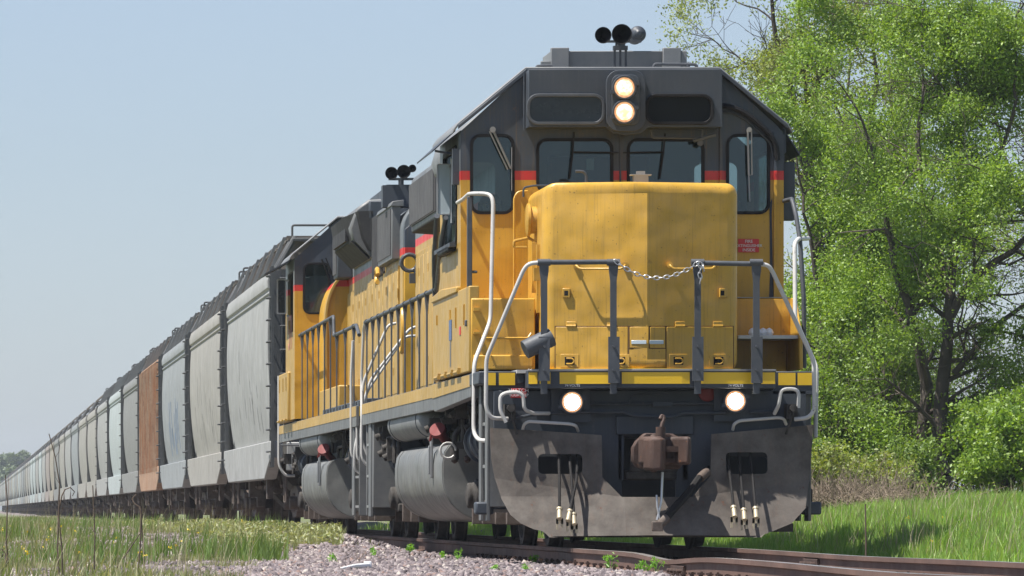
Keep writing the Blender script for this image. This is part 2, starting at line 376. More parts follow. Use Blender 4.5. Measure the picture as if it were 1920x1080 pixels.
def hood_profile(hw=.9, zt=4.27, zs=3.86, z0=1.62):
    p = [(-hw,z0),(-hw,zs)]
    for k in range(1,8):
        a = R(90*k/7); p.append((-hw+.42*(1-math.cos(a)), zs+(zt-zs-.02)*math.sin(a)))
    p += [(0,zt)]
    return p+[(-x,z) for x,z in reversed(p[:-1])]
def doors(parent, y0, y1, n, X=-.9, z0=1.74, z1=3.5, m='side', latch=True, seed=0):
    rnd = random.Random(seed); dy = (y1-y0)/n
    for i in range(n):
        a, b = y0+i*dy+.018, y0+(i+1)*dy-.018
        mb = MB(); mb.box(X-.024,X-.001,a,b,z0,z1); mb.box(X-.03,X-.02,a+.05,b-.05,z0+.06,z1-.06)
        d = mb.build('hood_door', M[m], parent, bevel=.006)
        MB().box(X-.012,X-.001,b+.008,b+.030,z0,z1).build('door_seam', M['black'], d)
        if latch:
            mb = MB(); yy = a+.07 if i%2 else b-.07
            for z in (z0+.35,z0+.95,z1-.25): mb.box(X-.036,X-.029,yy-.008,yy+.008,z-.05,z+.05)
            mb.build('latch', M[m], d)
        mb = MB(); yy = b if i%2 else a
        for z in (z0+.25,z1-.35): mb.cyl((X-.026,yy,z-.06),(X-.026,yy,z+.06),.007,n=8)
        mb.build('hinge', M[m], d)
def pleats(mb, X, y0, y1, z0, z1, n, d=.02, top=0):
    dy = (y1-y0)/n
    for i in range(n): mb.box(X-d,X,y0+i*dy+dy*.2,y0+i*dy+dy*.8,z0,z1)
def side_posts(parent, ys, X, z0, zf):
    for y in ys:
        mb = MB(); zt = zf(y); pts = [(-.03,0),(.03,0)]
        for a, b in ((0,.82),(.82,1.0)):
            za, zb = z0+(zt-z0)*a, z0+(zt-z0)*b; wa, wb = (.035,.035) if a == 0 else (.035,.012)
            mb.add([(X-.008,y-wa,za),(X+.008,y-wa,za),(X+.008,y+wa,za),(X-.008,y+wa,za),(X-.008-.02*(a>0),y-wb,zb),(X+.008+.02*(a>0),y-wb,zb),(X+.008+.02*(a>0),y+wb,zb),(X-.008-.02*(a>0),y+wb,zb)],
                [(0,1,2,3),(4,5,6,7),(0,1,5,4),(1,2,6,5),(2,3,7,6),(3,0,4,7)])
        mb.box(X-.02,X+.02,y-.045,y+.045,z0-.05,z0+.1)
        mb.cyl((X,y-.05,zt),(X,y+.05,zt),.032,n=10)
        mb.build('handrail_post', M['grey_rail'], parent)
def rail(parent, pts, mt, r=.021, rad=.07, name='handrail'):
    return MB().tube(pts, r, 10, rad=rad).build(name, M[mt], parent)
def cab_plate(name, parent, mt, X0, X1, zb, holes, Y, out=-1, zt=4.59, ze=4.04, xe=.935):
    """cross wall of the cab in the plane Y, outer face towards out*Y"""
    o = [(X0,zb),(X1,zb),(X1,ze-.06),(X1-.05,ze+.01),(xe+.02,zt-.02),(xe-.03,zt),(-xe+.03,zt),(-xe-.02,zt-.02),(X0+.05,ze+.01),(X0,ze-.06)]
    mb = MB(); mb.plate(o, holes, lambda u,v,off: Vector((u,Y-out*off,v)), .05)
    return mb.build(name, mt, parent, smooth=False)
def cab_roof(parent, y0, y1, x=1.6, zt=4.6, ze=4.05, xe=.935, mt='grey_light'):
    o = [(-x-.05,ze-.06),(-x,ze+.01),(-xe-.01,zt),(xe+.01,zt),(x,ze+.01),(x+.05,ze-.06)]
    q = [(a*.985 if abs(a)>1.2 else a, b+.035) for a,b in o]
    mb = MB(); mb.prism(o+list(reversed([(a,b+.035) for a,b in o])), 'y', y0, y1)
    return mb.build('roof', M[mt], parent, bevel=.008)

# ================================================================== LEAD LOCOMOTIVE (nose towards the camera)
L1 = empty('locomotive', (0,0,0), 'yellow and grey diesel locomotive leading the train, low nose forward, four lit headlights, steel plow', 'locomotive', 'locomotives at the head of the train')
# --- underframe, deck and end
mb = MB(); mb.box(-1.5,1.5,.32,18.25,1.44,1.615); mb.box(-.95,.95,.4,18.1,1.0,1.44)
mb.build('underframe', M['grey'], L1, bevel=.01)
mb = MB(); o = [(-1.46,.3),(1.46,.3),(1.46,1.6),(-1.46,1.6)]; hole = [(-.26,.40),(.24,.40),(.24,1.02),(-.26,1.02)]
mb.plate([(-1.2,.28),(1.2,.28),(1.46,.8),(1.46,1.44),(-1.46,1.44),(-1.46,.8)], [hole, rrect(-1.08,-.62,.62,.82,.03,3), rrect(.64,1.1,.62,.82,.03,3)], lambda u,v,off: Vector((u,.3+off,v)), .04)
mb.box(-1.4,1.4,1.2,1.25,.3,1.4); mb.box(-.3,-.24,.3,.5,.6,1.1); mb.box(.3,.36,.3,.5,.6,1.1)  # wide rear box added to block the bright view through the plow slots
mb.box(-.32,.4,.24,.3,1.03,1.2)
mb.build('end_plate', M['grey'], L1, bevel=.006)
mb = MB(); mb.box(-.24,.22,.34,.42,.6,.70); mb.box(-.22,.24,.2,.3,.61,.68); mb.box(-.19,.25,.2,.29,.68,.84); mb.build('draft_gear', M['under'], L1, bevel=.01)
# anticlimber with its yellow stripes, in shallow V
def acy(X): return -.11+.11*max(0,abs(X)-.25)/.9
A = [(-1.17,acy(-1.17)),(-.25,acy(-.25)),(.25,acy(.25)),(1.14,acy(1.14)),(1.14,.4),(-1.17,.4)]
mb = MB(); mb.prism(A,'z',1.455,1.625); mb.build('anticlimber', M['grey'], L1, bevel=.008)
mb = MB(); mb.prism([(x,y-.012) for x,y in A[:4]]+[(1.14,.02),(-1.17,.02)],'z',1.612,1.632); mb.build('deck_edge', M['steel'], L1, bevel=.003)
def acpatch(a, b):
    mb = MB(); c = [a]+[k for k in (-.25,.25) if a<k<b]+[b]
    for u, v in zip(c, c[1:]):
        mb.slab([(u,acy(u)-.002,1.495),(v,acy(v)-.002,1.495),(v,acy(v)-.002,1.602),(u,acy(u)-.002,1.602)], (0,-1,0), .003)
    mb.build('safety_stripe', M['yellow_safe'], L1)
for a, b in ((-1.16,-1.08),(-1.06,-.96),(-.875,-.41),(-.305,.325),(.42,.93),(1.0,1.13)): acpatch(a,b)
# corner step blocks left and right
for s, xa, xb in ((-1,-1.6,-1.17),(1,1.14,1.55)):
    mb = MB(); mb.box(xa,xb,.3,1.35,1.5 if s<0 else 1.40,1.62); mb.build('sill_corner', M['grey'], L1, bevel=.01)
mb = MB(); mb.slab([(-1.52,.297,1.49),(-1.44,.297,1.49),(-1.44,.297,1.605),(-1.52,.297,1.605)],(0,-1,0),.004); mb.slab([(-1.41,.297,1.49),(-1.26,.297,1.49),(-1.26,.297,1.605),(-1.41,.297,1.605)],(0,-1,0),.004); mb.build('safety_stripe', M['yellow_safe'], L1)
mb = MB(); mb.slab([(1.2,.297,1.49),(1.36,.297,1.49),(1.36,.297,1.605),(1.2,.297,1.605)],(0,-1,0),.004); mb.slab([(1.38,.297,1.49),(1.53,.297,1.49),(1.53,.297,1.605),(1.38,.297,1.605)],(0,-1,0),.004); mb.build('safety_stripe', M['yellow_safe'], L1)
mb = MB(); mb.box(-1.25,-1.12,.2,.8,1.6,1.632); mb.build('step_tread', M['white'], L1)
# step wells
for s in (-1,1):
    mb = MB(); x0, x1 = (-1.5,-1.28) if s<0 else (1.28,1.5)
    mb.prism([(x0,.35),(x1,.35),(x1,1.5),(x0,1.5)],'y',.36,.42)
    mb.prism([(.36,.22),(.62,.22),(.62,1.5),(.36,1.5)],'x',s*1.5-.015,s*1.5+.015)
    mb.prism([(1.05,.22),(1.3,.22),(1.3,1.5),(1.05,1.5)],'x',s*1.5-.015,s*1.5+.015)
    o = mb.build('step_well', M['grey_side'], L1, bevel=.008)
    for z in (.3,.72,1.12):
        mb = MB(); mb.box(min(s*1.2,s*1.5),max(s*1.2,s*1.5),.62,1.05,z,z+.03); mb.build('step_tread', M['steel'], o)
    mb = MB(); mb.box(s*1.5-.12 if s<0 else s*1.5-.05, s*1.5+.05 if s<0 else s*1.5+.12,.4,.62,.28,.4); mb.build('step_bracket', M['grey'], o, bevel=.02)
# --- plow
def plow_y(X, z): 
    return .03-.12*(1.1-z)*(1 if z<1.1 else .3)+.16*max(0,abs(X-.02)-.3)-.42*max(0,.5-z)
PH = [rrect(-1.06,-.655,.66,.845,.04,3)], [rrect(.68,1.075,.66,.86,.04,3)]
def plow_half(sgn):
    if sgn < 0:
        o = [(-.02,.09),(-.02,.445),(-.30,.445),(-.475,.63),(-.475,1.02),(-1.0,1.06),(-1.50,1.09),(-1.49,.8),(-1.46,.62),(-1.40,.42),(-1.33,.28),(-1.24,.2),(-1.12,.145),(-1.05,.13),(-.98,.08)]; h = PH[0]
    else:
        o = [(-.02,.09),(.98,.085),(1.1,.13),(1.28,.2),(1.42,.34),(1.47,.6),(1.52,1.12),(1.05,1.075),(.545,1.03),(.53,.64),(.36,.445),(-.02,.445)]; h = PH[1]
    return o, h
mb = MB()
for sg in (-1,1):
    o, h = plow_half(sg)
    mb.plate(o, h, lambda u,v,off: Vector((u,off,v)), .025)
pl = mb.build('plow', M['plow'], L1, smooth=False)
bm = bmesh.new(); bm.from_mesh(pl.data); bmesh.ops.remove_doubles(bm, verts=bm.verts[:], dist=.0005)
for a in (.32,-.28,.6,-.56,.9,-.86,1.2,-1.16,.02): bmesh.ops.bisect_plane(bm, geom=bm.verts[:]+bm.edges[:]+bm.faces[:], plane_co=(a,0,0), plane_no=(1,0,0))
for a in (.13,.25,.45,.65,.85): bmesh.ops.bisect_plane(bm, geom=bm.verts[:]+bm.edges[:]+bm.faces[:], plane_co=(0,0,a), plane_no=(0,0,1))
for v in bm.verts: v.co.y += plow_y(v.co.x, v.co.z)
bmesh.ops.recalc_face_normals(bm, faces=bm.faces[:]); bm.to_mesh(pl.data); bm.free()
mb = MB(); mb.slab([(-.98,plow_y(-.98,.1)-.02,.07),(.98,plow_y(.98,.1)-.02,.07),(1.06,plow_y(1.06,.15)-.004,.14),(-1.05,plow_y(-1.05,.15)-.004,.14)],(0,1,0),.02); mb.build('wear_strip', M['plow'], pl)
mb = MB(); mb.box(1.0,1.3,.0,.4,.12,.2); mb.box(1.46,1.56,.6,.95,.3,.52); mb.build('rail_guard', M['under'], L1)
# --- coupler
mb = MB(); hd = [(-.165,-.35),(-.19,-.46),(-.17,-.6),(-.1,-.68),(.0,-.70),(.02,-.62),(.03,-.5),(.1,-.46),(.16,-.52),(.2,-.66),(.25,-.7),(.28,-.6),(.285,-.42),(.2,-.28),(.1,-.18),(-.1,-.18)]
mb.prism(hd,'z',.74,1.0); o = mb.build('coupler', M['rust'], L1, bevel=.03, seg=3)
mb = MB(); mb.box(-.09,.16,-.2,.35,.78,.95); mb.build('shank', M['rust'], o, bevel=.02)
mb = MB(); mb.prism([(-.15,-.45),(-.16,-.62),(-.1,-.72),(.0,-.745),(.035,-.68),(.02,-.5),(-.05,-.42)],'z',.69,.985); mb.cyl((-.06,-.56,.67),(-.06,-.56,1.02),.035); mb.build('knuckle', M['rust'], o, bevel=.025, seg=3)
mb = MB(); mb.box(.05,.17,-.55,-.42,.86,.91); mb.box(.05,.2,-.5,-.4,.76,.80); mb.tube([(.02,-.5,1.0),(.02,-.48,1.1),(.05,-.45,1.17),(.03,-.44,1.2),(.01,-.46,1.16)],.018,8,rad=.03); mb.cyl((.01,-.5,.99),(.01,-.5,1.09),.045)
mb.build('lock_lifter', M['rust'], o)
mb = MB(); mb.prism([(-.2,.74-.02),(-.13,.70),(.2,.70),(.285,.80),(.285,.95),(.14,1.03),(-.12,1.035),(-.2,.96),(-.235,.9),(-.235,.78)],'y',-.34,-.22); mb.build('horn_guard', M['rust'], o, bevel=.02)
# uncoupling lever and pipes on the end plate
mb = MB(); mb.tube([at(950,788,.1),at(1010,775,.2),at(1085,774,.22)],.015,8,rad=.03)
mb.tube([at(1085,772,.2),at(1170,772,.2),at(1190,779,.12),at(1260,782,.12),at(1280,774,.2),at(1360,774,.2)],.017,8,rad=.04)
mb.tube([at(1100,757,.24),at(1345,756,.24)],.014,8); mb.tube([at(1180,758,.2),at(1184,740,.2),at(1220,738,.2),at(1252,739,.2)],.009,6,rad=.03)
mb.tube([at(1405,773,.2),at(1448,771,.2),at(1458,765,.1)],.015,8,rad=.03); mb.box(.02,.2,.2,.26,1.29,1.33); mb.build('lever_rod', M['grey'], L1)
for pts in ([at(949,792,.02),at(938,770,.02),at(938,742,.02),at(950,736,.02),at(972,735,.02),at(981,742,.02),at(983,768,.02),at(1000,775,.1),at(1030,775,.2)],
            [at(1452,776,.1),at(1460,760,.02),at(1464,733,.02),at(1472,729,.02),at(1490,729,.02),at(1498,736,.02),at(1497,765,.02)]):
    MB().tube(pts,.018,8,rad=.04).build('lever_handle', M['white'], L1)
for px, sg in ((955,-1),(1483,1)):
    mb = MB(); c = at(px,790,.2); mb.box(c.x-.05,c.x+.05,.1,.29,c.z+.02,c.z+.16); mb.cyl((c.x,.0,c.z+.12),(c.x,.2,c.z+.12),.035); mb.tube([(c.x,.06,c.z+.1),(c.x+sg*-.03,.05,c.z-.02),(c.x+sg*-.06,.1,c.z-.12)],.014,6)
    mb.build('lever_bracket', M['under'], L1)
for pts, n in (([at(980,806,.2),at(982,796,.15),at(990,790,.13),at(1070,795,.1),at(1080,798,.1),at(1084,808,.2)],'left'),([at(1374,806,.15),at(1376,795,.1),at(1386,789,.1),at(1460,783,.15),at(1470,785,.15),at(1474,796,.2)],'right')):
    MB().tube(pts,.015,8,rad=.03).build('grab_iron', M['white'], L1)
# sign and lettering on the end
mb = MB(); c0 = at(958,728,.29); c1 = at(987,746,.29); mb.box(c0.x,c1.x,.286,.296,c1.z,c0.z); sg = mb.build('sign', M['redpaint'], L1); sg['label'] = 'small red sign reading WATCH YOUR STEP'
text('WATCH', .05, front_text_matrix((( c0.x+c1.x)/2,.283,c1.z+.067)), sg, M['whiteletter']); text('YOUR STEP', .036, front_text_matrix(((c0.x+c1.x)/2,.283,c1.z+.025)), sg, M['whiteletter'])
for px in (1073,1379): text('74 VOLTS', .033, front_text_matrix(at(px,723,-.045 if px<1225 else -.045)+Vector((0,-.012,0))), L1, M['whiteletter'])
# ditch lights
def lamp(parent, c, r, dep=.12, plate=.18, name='headlight', strength='lens'):
    mb = MB()
    if plate: mb.box(c.x-plate,c.x+plate,c.y+dep,c.y+dep+.02,c.z-plate*1.02,c.z+plate*.95)
    mb.lathe((c.x,c.y+dep,c.z),(0,-1,0),[(0,r*1.0),(.02,r*1.16),(dep*.8,r*1.2),(dep,r*1.22),(dep+.012,r*1.16),(dep+.012,r*1.02),(dep-.02,r*1.0),(dep-.025,r*.2)],32)
    for a in (20,200): mb.box(c.x+math.cos(R(a))*r*1.25-.018,c.x+math.cos(R(a))*r*1.25+.018,c.y-.01,c.y+.03,c.z+math.sin(R(a))*r*1.25-.018,c.z+math.sin(R(a))*r*1.25+.018)
    o = mb.build(name, M['grey'], parent)
    mb = MB(); mb.lathe((c.x,c.y+.02,c.z),(0,-1,0),[(0,r*1.0),(.012,r*.98),(.02,r*.8),(.025,.01)],32); ln = mb.build('lens', M['lens'], o)
    mb = MB(); q = .78 if strength == 'lens_core' else .80; mb.lathe((c.x,c.y-.001,c.z),(0,-1,0),[(0,r*q),(.006,r*q*.9),(.008,.01)],28); mb.build('bulb_glow', M['lens_core' if strength == 'lens_core' else 'lens_warm'], ln)
    return o
lamp(L1, at(1073,754,.06), .094, dep=.16, strength='lens_core', name='ditch_light'); lamp(L1, at(1379,752,.06), .094, dep=.16, strength='lens_core', name='ditch_light')
mb = MB(); mb.lathe(at(1326,736,.28),(0,-1,0),[(0,.085),(.03,.085),(.04,.06),(.045,.01)],24); mb.build('marker_lens', M['redlens'], L1)
# hoses
def hose(pts, r=.014, gl=True, parent=L1):
    o = MB().tube(pts, r, 8, rad=.06).build('air_hose', M['hose'], parent)
    if gl:
        e = Vector(pts[-1]); d = (e-Vector(pts[-2])).normalized(); mb = MB()
        mb.cyl(e-d*.02,e+d*.09,r*1.6,r*1.7,n=10); mb.cyl(e-d*.03,e-d*.01,r*2.1,n=10); mb.box(e.x-.03,e.x-.012,e.y-.02,e.y+.01,e.z-.17,e.z-.07); mb.box(e.x-.03,e.x+.034,e.y-.02,e.y+.015,e.z-.12,e.z-.065); mb.box(e.x+.014,e.x+.034,e.y-.02,e.y+.01,e.z-.155,e.z-.07)
        mb.build('gladhand', M['brass'], o)
    return o
for top, mid, bot, e in ((1048,1049,(1049,958),.03),(1068,1072,(1076,968),.05),(1083,1081,(1068,962),.03)):
    z = plow_y(-.7,.6); hose([at(top,840,.16),at(top,862,.12),at(mid,900,-.08),at(bot[0],bot[1],-.30)])
for top, mid, bot in ((1365,1370,(1376,955)),(1386,1390,(1395,960)),(1407,1412,(1417,957))):
    hose([at(top,840,.16),at(top,862,.1),at(mid,900,-.05),at(bot[0],bot[1],-.27)])
hose([at(1330,880,.15),at(1316,890,-.02),at(1290,925,-.2),at(1262,955,-.35),at(1246,976,-.42)], r=.036, gl=False)
mb = MB(); a = at(1322,886,0); mb.cyl(at(1326,884,.02),at(1312,897,-.06),.043,n=14); mb.cyl(at(1250,970,-.40),at(1236,984,-.44),.046,n=14); mb.box(*(lambda c:(c.x-.05,c.x+.05,c.y-.05,c.y+.03,c.z-.06,c.z+.03))(at(1232,984,-.44))); mb.build('hose_fitting', M['under_brown'], L1, bevel=.006)
mb = MB(); mb.tube([at(1242,885,-.4),at(1240,940,-.42),at(1232,975,-.44)],.012,6); mb.tube([at(1231,928,-.42),at(1232,950,-.44),at(1238,978,-.44)],.009,6); mb.build('hose_support_chain', M['chrome'], L1)

# --- nose
def nosey(X): return .79+.24*abs(X-.03)/.9
mb = MB()
plan = [(-.93,2.7),(-.93,nosey(-.93)),(.03,nosey(.03)),(.92,nosey(.92)),(.92,2.7)]
mb.prism(plan,'z',1.632,3.42)
nose = mb.build('short_hood', M['yellow'], L1)
bv = nose.modifiers.new('b','BEVEL'); bv.width = .11; bv.segments = 5; bv.limit_method = 'ANGLE'; bv.angle_limit = R(40); bv.harden_normals = True; nose.data.set_sharp_from_angle(angle=R(12))
mb = MB(); mb.prism([(x*1.02,y-.02) for x,y in plan[1:4]]+[(.94,1.4),(-.95,1.4)],'z',1.62,1.66); mb.build('nose_base', M['yellow_safe'], L1)
def np_(px, py, off=0):
    Y = .9
    for _ in range(4): X = (px+60)*(D0+Y)/F-CX; Y = nosey(X)-off
    return at(px,py,Y)
def nslab(x0,y0,x1,y1,off,t,name,mt,parent=None,bev=.004):
    mb = MB(); n = Vector((-.17 if x1<=1217 else .17,-1,0)).normalized()
    q = [np_(x0,y1,off),np_(x1,y1,off),np_(x1,y0,off),np_(x0,y0,off)]
    mb.slab(q,n,t); return mb.build(name, mt, parent or nose, bevel=bev)
def groove(x0,y0,x1,y1):   # dark seam around an access door: four thin strips
    mb = MB()
    for a in ((x0-1,y0-1,x1+1,y0+.6),(x0-1,y1-.6,x1+1,y1+1),(x0-1,y0,x0+.4,y1),(x1-.4,y0,x1+1,y1)):
        n = Vector((-.17 if x1<=1217 else .17,-1,0)).normalized(); mb.slab([np_(a[0],a[3]),np_(a[2],a[3]),np_(a[2],a[1]),np_(a[0],a[1])],n,.003)
    return mb
seam = mat('dark_seam', (.12,.06,.015), .7, bump=0)
for (x0,y0,x1,y1) in ((1041,612,1178,694),(1249,612,1375,694),(1180,612,1217,653),(1218,612,1248,653)):
    groove(x0,y0,x1,y1).build('door_seam', seam, nose); nslab(x0+1,y0+1,x1-1,y1-1,0,.006,'nose_door' if x1-x0>60 else 'cover_plate',M['yellow'])
for x in (1071,1147,1275,1346):
    mb = MB(); a = np_(x-9,611,.006); b = np_(x+9,611,.006); mb.cyl(a,b,.013,n=8); mb.build('hinge', M['yellow'], nose); nslab(x-9,603,x+9,614,.002,.008,'hinge_leaf',M['yellow'])
for x in (1068,1163,1272,1347):
    p = nslab(x-17,664,x+17,689,.006,.005,'latch_plate',M['yellow']); nslab(x-9,669,x+9,684,.009,.004,'latch_recess',M['black'],p,0)
    mb = MB(); mb.tube([np_(x-6,672,.02),np_(x+5,672,.03),np_(x+9,677,.03),np_(x+5,682,.03),np_(x-6,682,.02)],.007,6,rad=.01); mb.build('latch_ring', M['yellow'], p)
for x0, x1 in ((1184,1212),(1218,1244)): nslab(x0,638,x1,645,.006,.004,'small_pane',M['mirror'])
for x in (1062,1355):
    nslab(x-7,541,x+7,558,.0,.03,'light_socket',M['yellow']); nslab(x-4,545,x+3,554,.031,.002,'socket_recess',M['black'],None,0)
for x0, x1 in ((1080,1172),(1256,1342)):
    mb = MB(); mb.tube([np_(x0,498,0),np_(x0,497,.11),np_(x0+6,504,.13),np_(x1-6,504,.13),np_(x1,497,.11),np_(x1,498,0)],.011,8,rad=.03); mb.cyl(np_(x0,497,0),np_(x0,497,.03),.03,n=12); mb.cyl(np_(x1,497,0),np_(x1,497,.03),.03,n=12)
    mb.build('grab_iron', M['yellow'], nose)
# left cheek of the nose: sand filler, latch, conduit
mb = MB(); yc = atx(1001,-.93)
mb.lathe((-.93,1.75,3.10),(-1,0,0),[(0,.13),(.05,.13),(.06,.16),(.085,.16),(.095,.13),(.1,.03)],24); mb.tube([(-.95,1.75,2.9),(-1.0,1.75,2.93),(-1.14,1.75,2.9),(-1.14,1.75,2.84),(-1.02,1.75,2.84)],.014,8,rad=.02)
mb.box(-.98,-.93,1.6,1.66,2.4,2.88); mb.box(-.96,-.93,1.35,1.42,2.2,2.85); mb.box(-1.0,-.93,1.2,1.3,2.5,2.62)
mb.build('sand_filler', M['yellow'], nose)
mb = MB(); mb.tube([(-.93,2.62,3.42),(-1.02,2.62,3.42),(-1.06,2.62,3.36),(-1.06,2.62,2.4),(-1.06,2.66,1.7)],.012,6,rad=.04); mb.build('conduit', M['yellow'], nose)
# on top of the nose
mb = MB(); mb.tube([at(1079,321,1.9),at(1093,321,1.9),at(1099,327,1.9),at(1099,343,1.9)],.013,8,rad=.02); mb.build('nose_valve', M['grey'], nose)
mb = MB(); c = at(1201,333,1.8); mb.box(c.x-.07,c.x+.07,1.75,1.85,3.42,c.z+.02); mb.box(c.x-.1,c.x+.1,1.74,1.86,c.z+.02,c.z+.03); mb.box(c.x-.04,c.x+.04,1.76,1.84,c.z+.03,c.z+.06); mb.build('nose_bracket', M['steel'], nose)
mb = MB(); mb.tube([(-1.0,2.3,3.35),(-1.0,2.3,3.44),(-.9,2.3,3.46),(-.55,2.3,3.46)],.01,6,rad=.03); mb.build('lift_rod', M['grey'], nose)
# small lettering cylinder: light shroud hung on the post
mb = MB(); a = at(1034,632,-.06); b = at(984,656,-.10); ax = (a-b).normalized()
mb.lathe(b,ax,[(0,.02),(.0,.085),(.005,.088),((a-b).length,.088),((a-b).length,.078),((a-b).length-.12,.076),((a-b).length-.13,.01)],28); mb.build('flag_holder', M['grey_rail'], L1)

# --- boxes beside the nose
mb = MB(); mb.box(-1.58,-.97,1.4,2.68,1.66,2.34); mb.box(-1.56,-.99,1.385,1.41,1.66,1.80); bx = mb.build('battery_box', M['yellow'], L1, bevel=.012)
mb = MB(); mb.tube([at(905,630,1.36),at(905,634,1.34),at(990,634,1.34),at(996,625,1.36)],.011,6,rad=.02); mb.box(-1.56,-1.5,1.36,1.41,2.0,2.02); mb.box(-1.56,-1.5,1.36,1.41,2.22,2.25); mb.build('grab_iron', M['yellow'], bx)
mb = MB(); mb.box(.97,1.54,2.0,2.68,1.98,2.36); mb.box(.97,1.54,2.25,2.68,1.66,1.98); mb.prism([(1.35,1.66),(2.68,1.66),(2.68,2.36),(1.85,2.36),(1.75,2.32),(1.38,1.98)],'x',1.54,1.575); bx = mb.build('battery_box', M['yellow'], L1, bevel=.01)
mb = MB(); mb.box(.97,1.54,1.45,2.0,1.955,1.99); mb.build('step_tread', M['white'], bx, bevel=.004)
mb = MB(); mb.box(.99,1.54,2.0,2.6,2.365,2.372); mb.build('tread_plate', M['steel'], bx)
c = at(1430,623,1.6); rg = MB(); rnd = random.Random(3)
for k in range(7): rg.lathe((c.x+rnd.uniform(-.09,.09),1.62+rnd.uniform(-.04,.04),1.99),(rnd.uniform(-.3,.3),0,1),[(0,.03),(.03,.045),(.06,.03),(.075,.005)],7)
tag(rg.build('crumpled_rag', M['whiteletter']), 'small crumpled white rag lying on the step beside the yellow nose', 'rag')

# --- cab
Yc0, Yc1 = 2.7, 5.3
W = 11500/59.7
def cw(px0,py0,px1,py1): a = at(px0,py1,Yc0); b = at(px1,py0,Yc0); return a.x,b.x,a.z,b.z
wins = [cw(884,254,962,399)+(.09,), cw(1008,262,1147,360)+(.09,), cw(1178,262,1318,360)+(.09,), cw(1364,254,1441,399)+(.09,)]
cab = cab_plate('cab', L1, M['body'], -1.575, 1.57, 1.66, [rrect(*wn) for wn in wins], Yc0, -1)
mb = MB()
sh = lambda s: rrect(3.15,4.75,2.95,3.93,.08)
mb.plate([(2.752,1.66),(Yc1,1.66),(Yc1,4.02),(2.752,4.02)], [rrect(3.15,4.75,2.95,3.88,.06)], lambda u,v,o: Vector((-1.575+o,u,v)), .04)
mb.plate([(2.752,1.66),(Yc1,1.66),(Yc1,4.02),(2.752,4.02)], [rrect(3.15,4.75,2.95,3.88,.06)], lambda u,v,o: Vector((1.57-o,u,v)), .04)
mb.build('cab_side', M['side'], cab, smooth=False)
rw = [rrect(-1.46,-1.02,2.75,3.85,.08), rrect(1.0,1.44,2.75,3.85,.08)]
mb = MB(); mb.plate([(-1.53,1.66),(1.53,1.66),(1.53,4.02),(.93,4.57),(-.93,4.57),(-1.53,4.02)], rw, lambda u,v,o: Vector((u,Yc1-.06+o,v)), .05)
mb.box(-1.53,1.53,2.76,5.24,1.9,1.95)
mb.build('cab_interior', M['inner'], cab, smooth=False)
cab_roof(L1, Yc0-.02, Yc1+.03)
fw = lambda u,v,o: Vector((u,Yc0-o,v))
for wn in wins: window(L1,'window',*wn,fw,M['black'],frame=.03)
for s in (-1,1):
    window(L1,'side_window',3.15,4.75,2.95,3.88,.06,(lambda u,v,o,s=s: Vector((s*1.573+s*o,u,v))),M['black'],frame=.05)
# front door strip hinges, weather strip pillar between the centre windows
mb = MB(); c = at(1163,300,2.69); mb.box(c.x-.008,c.x+.008,2.675,2.70,3.40,4.02); mb.build('centre_pillar_trim', M['grey'], cab)
mb = MB(); a = at(1352,180,2.68)
for x in (a.x,): mb.box(x-.012,x+.012,2.66,2.7,1.66,4.2)
mb.box(1.47,1.50,2.66,2.70,2.4,4.0)
for k in range(13): mb.cyl((1.485,2.66,2.5+k*.11),(1.485,2.65,2.5+k*.11),.012,n=6)
mb.build('door_trim', M['body'], cab)
mb = MB(); mb.tube([at(1346,198,2.66),at(1370,200,2.64),at(1400,213,2.64),at(1440,248,2.64),at(1455,270,2.64),at(1458,300,2.65)],.028,8,rad=.1); mb.build('drip_hose', M['black'], cab)
mb = MB(); mb.tube([at(1352,210,2.68),at(1375,212,2.67),at(1400,225,2.67),at(1445,268,2.67),at(1450,300,2.67)],.01,6,rad=.05)
mb.tube([(-.96,2.66,4.02),(-.96,2.66,4.57)],.01,6); mb.build('drip_rail', M['grey'], cab)
mb = MB(); a = at(1345,137,2.6); b = at(1470,237,2.6)
mb.slab([(.935,2.60,4.57),(1.6,2.60,4.03),(1.6,2.60,4.07),(.935,2.60,4.62)],(0,1,0),.1); mb.slab([(-.935,2.66,4.57),(-1.6,2.66,4.03),(-1.6,2.66,4.07),(-.935,2.66,4.62)],(0,1,0),.05); mb.build('roof_gutter', M['grey'], L1, bevel=.006)
mb = MB(); mb.slab([(1.425,2.697,2.35),(1.47,2.697,2.38),(1.452,2.697,3.2),(1.458,2.697,3.36),(1.43,2.697,3.3),(1.435,2.697,2.6)],(0,-1,0),.003); mb.build('peeled_paint', M['grey'], cab)
# number-board housing
hz0, hz1 = 4.03, 4.585
mb = MB()
pl_ = [(-.945,2.7),(-.945,2.34),(-.2,2.34),(-.12,2.24),(.12,2.24),(.2,2.34),(.925,2.34),(.925,2.7)]
pl_ = [(x+ (.0),y) for x,y in pl_]
o = [(-.945,hz0),(-.20,hz0),(-.13,3.97),(0,3.95),(.14,3.97),(.22,hz0),(.925,hz0),(.925,hz1),(-.945,hz1)]
nb = [cw(988,176,1134,233), cw(1210,176,1338,233)]
def h2(px0,py0,px1,py1): a = at(px0,py1,2.33); b = at(px1,py0,2.33); return a.x,b.x,a.z,b.z
nb = [h2(990,178,1132,232), h2(1212,178,1336,232)]
mb.plate(o,[rrect(*r_,.10) for r_ in nb],lambda u,v,off: Vector((u,2.33+off,v)),.04)
mb.box(-.945,-.91,2.372,2.7,hz0,hz1); mb.box(.89,.925,2.372,2.7,hz0,hz1); mb.box(-.908,.888,2.372,2.7,hz0,hz0+.03); mb.box(-.908,.888,2.372,2.7,hz1-.03,hz1-.001)
hs_ = mb.build('number_board_housing', M['grey'], L1, bevel=.01)
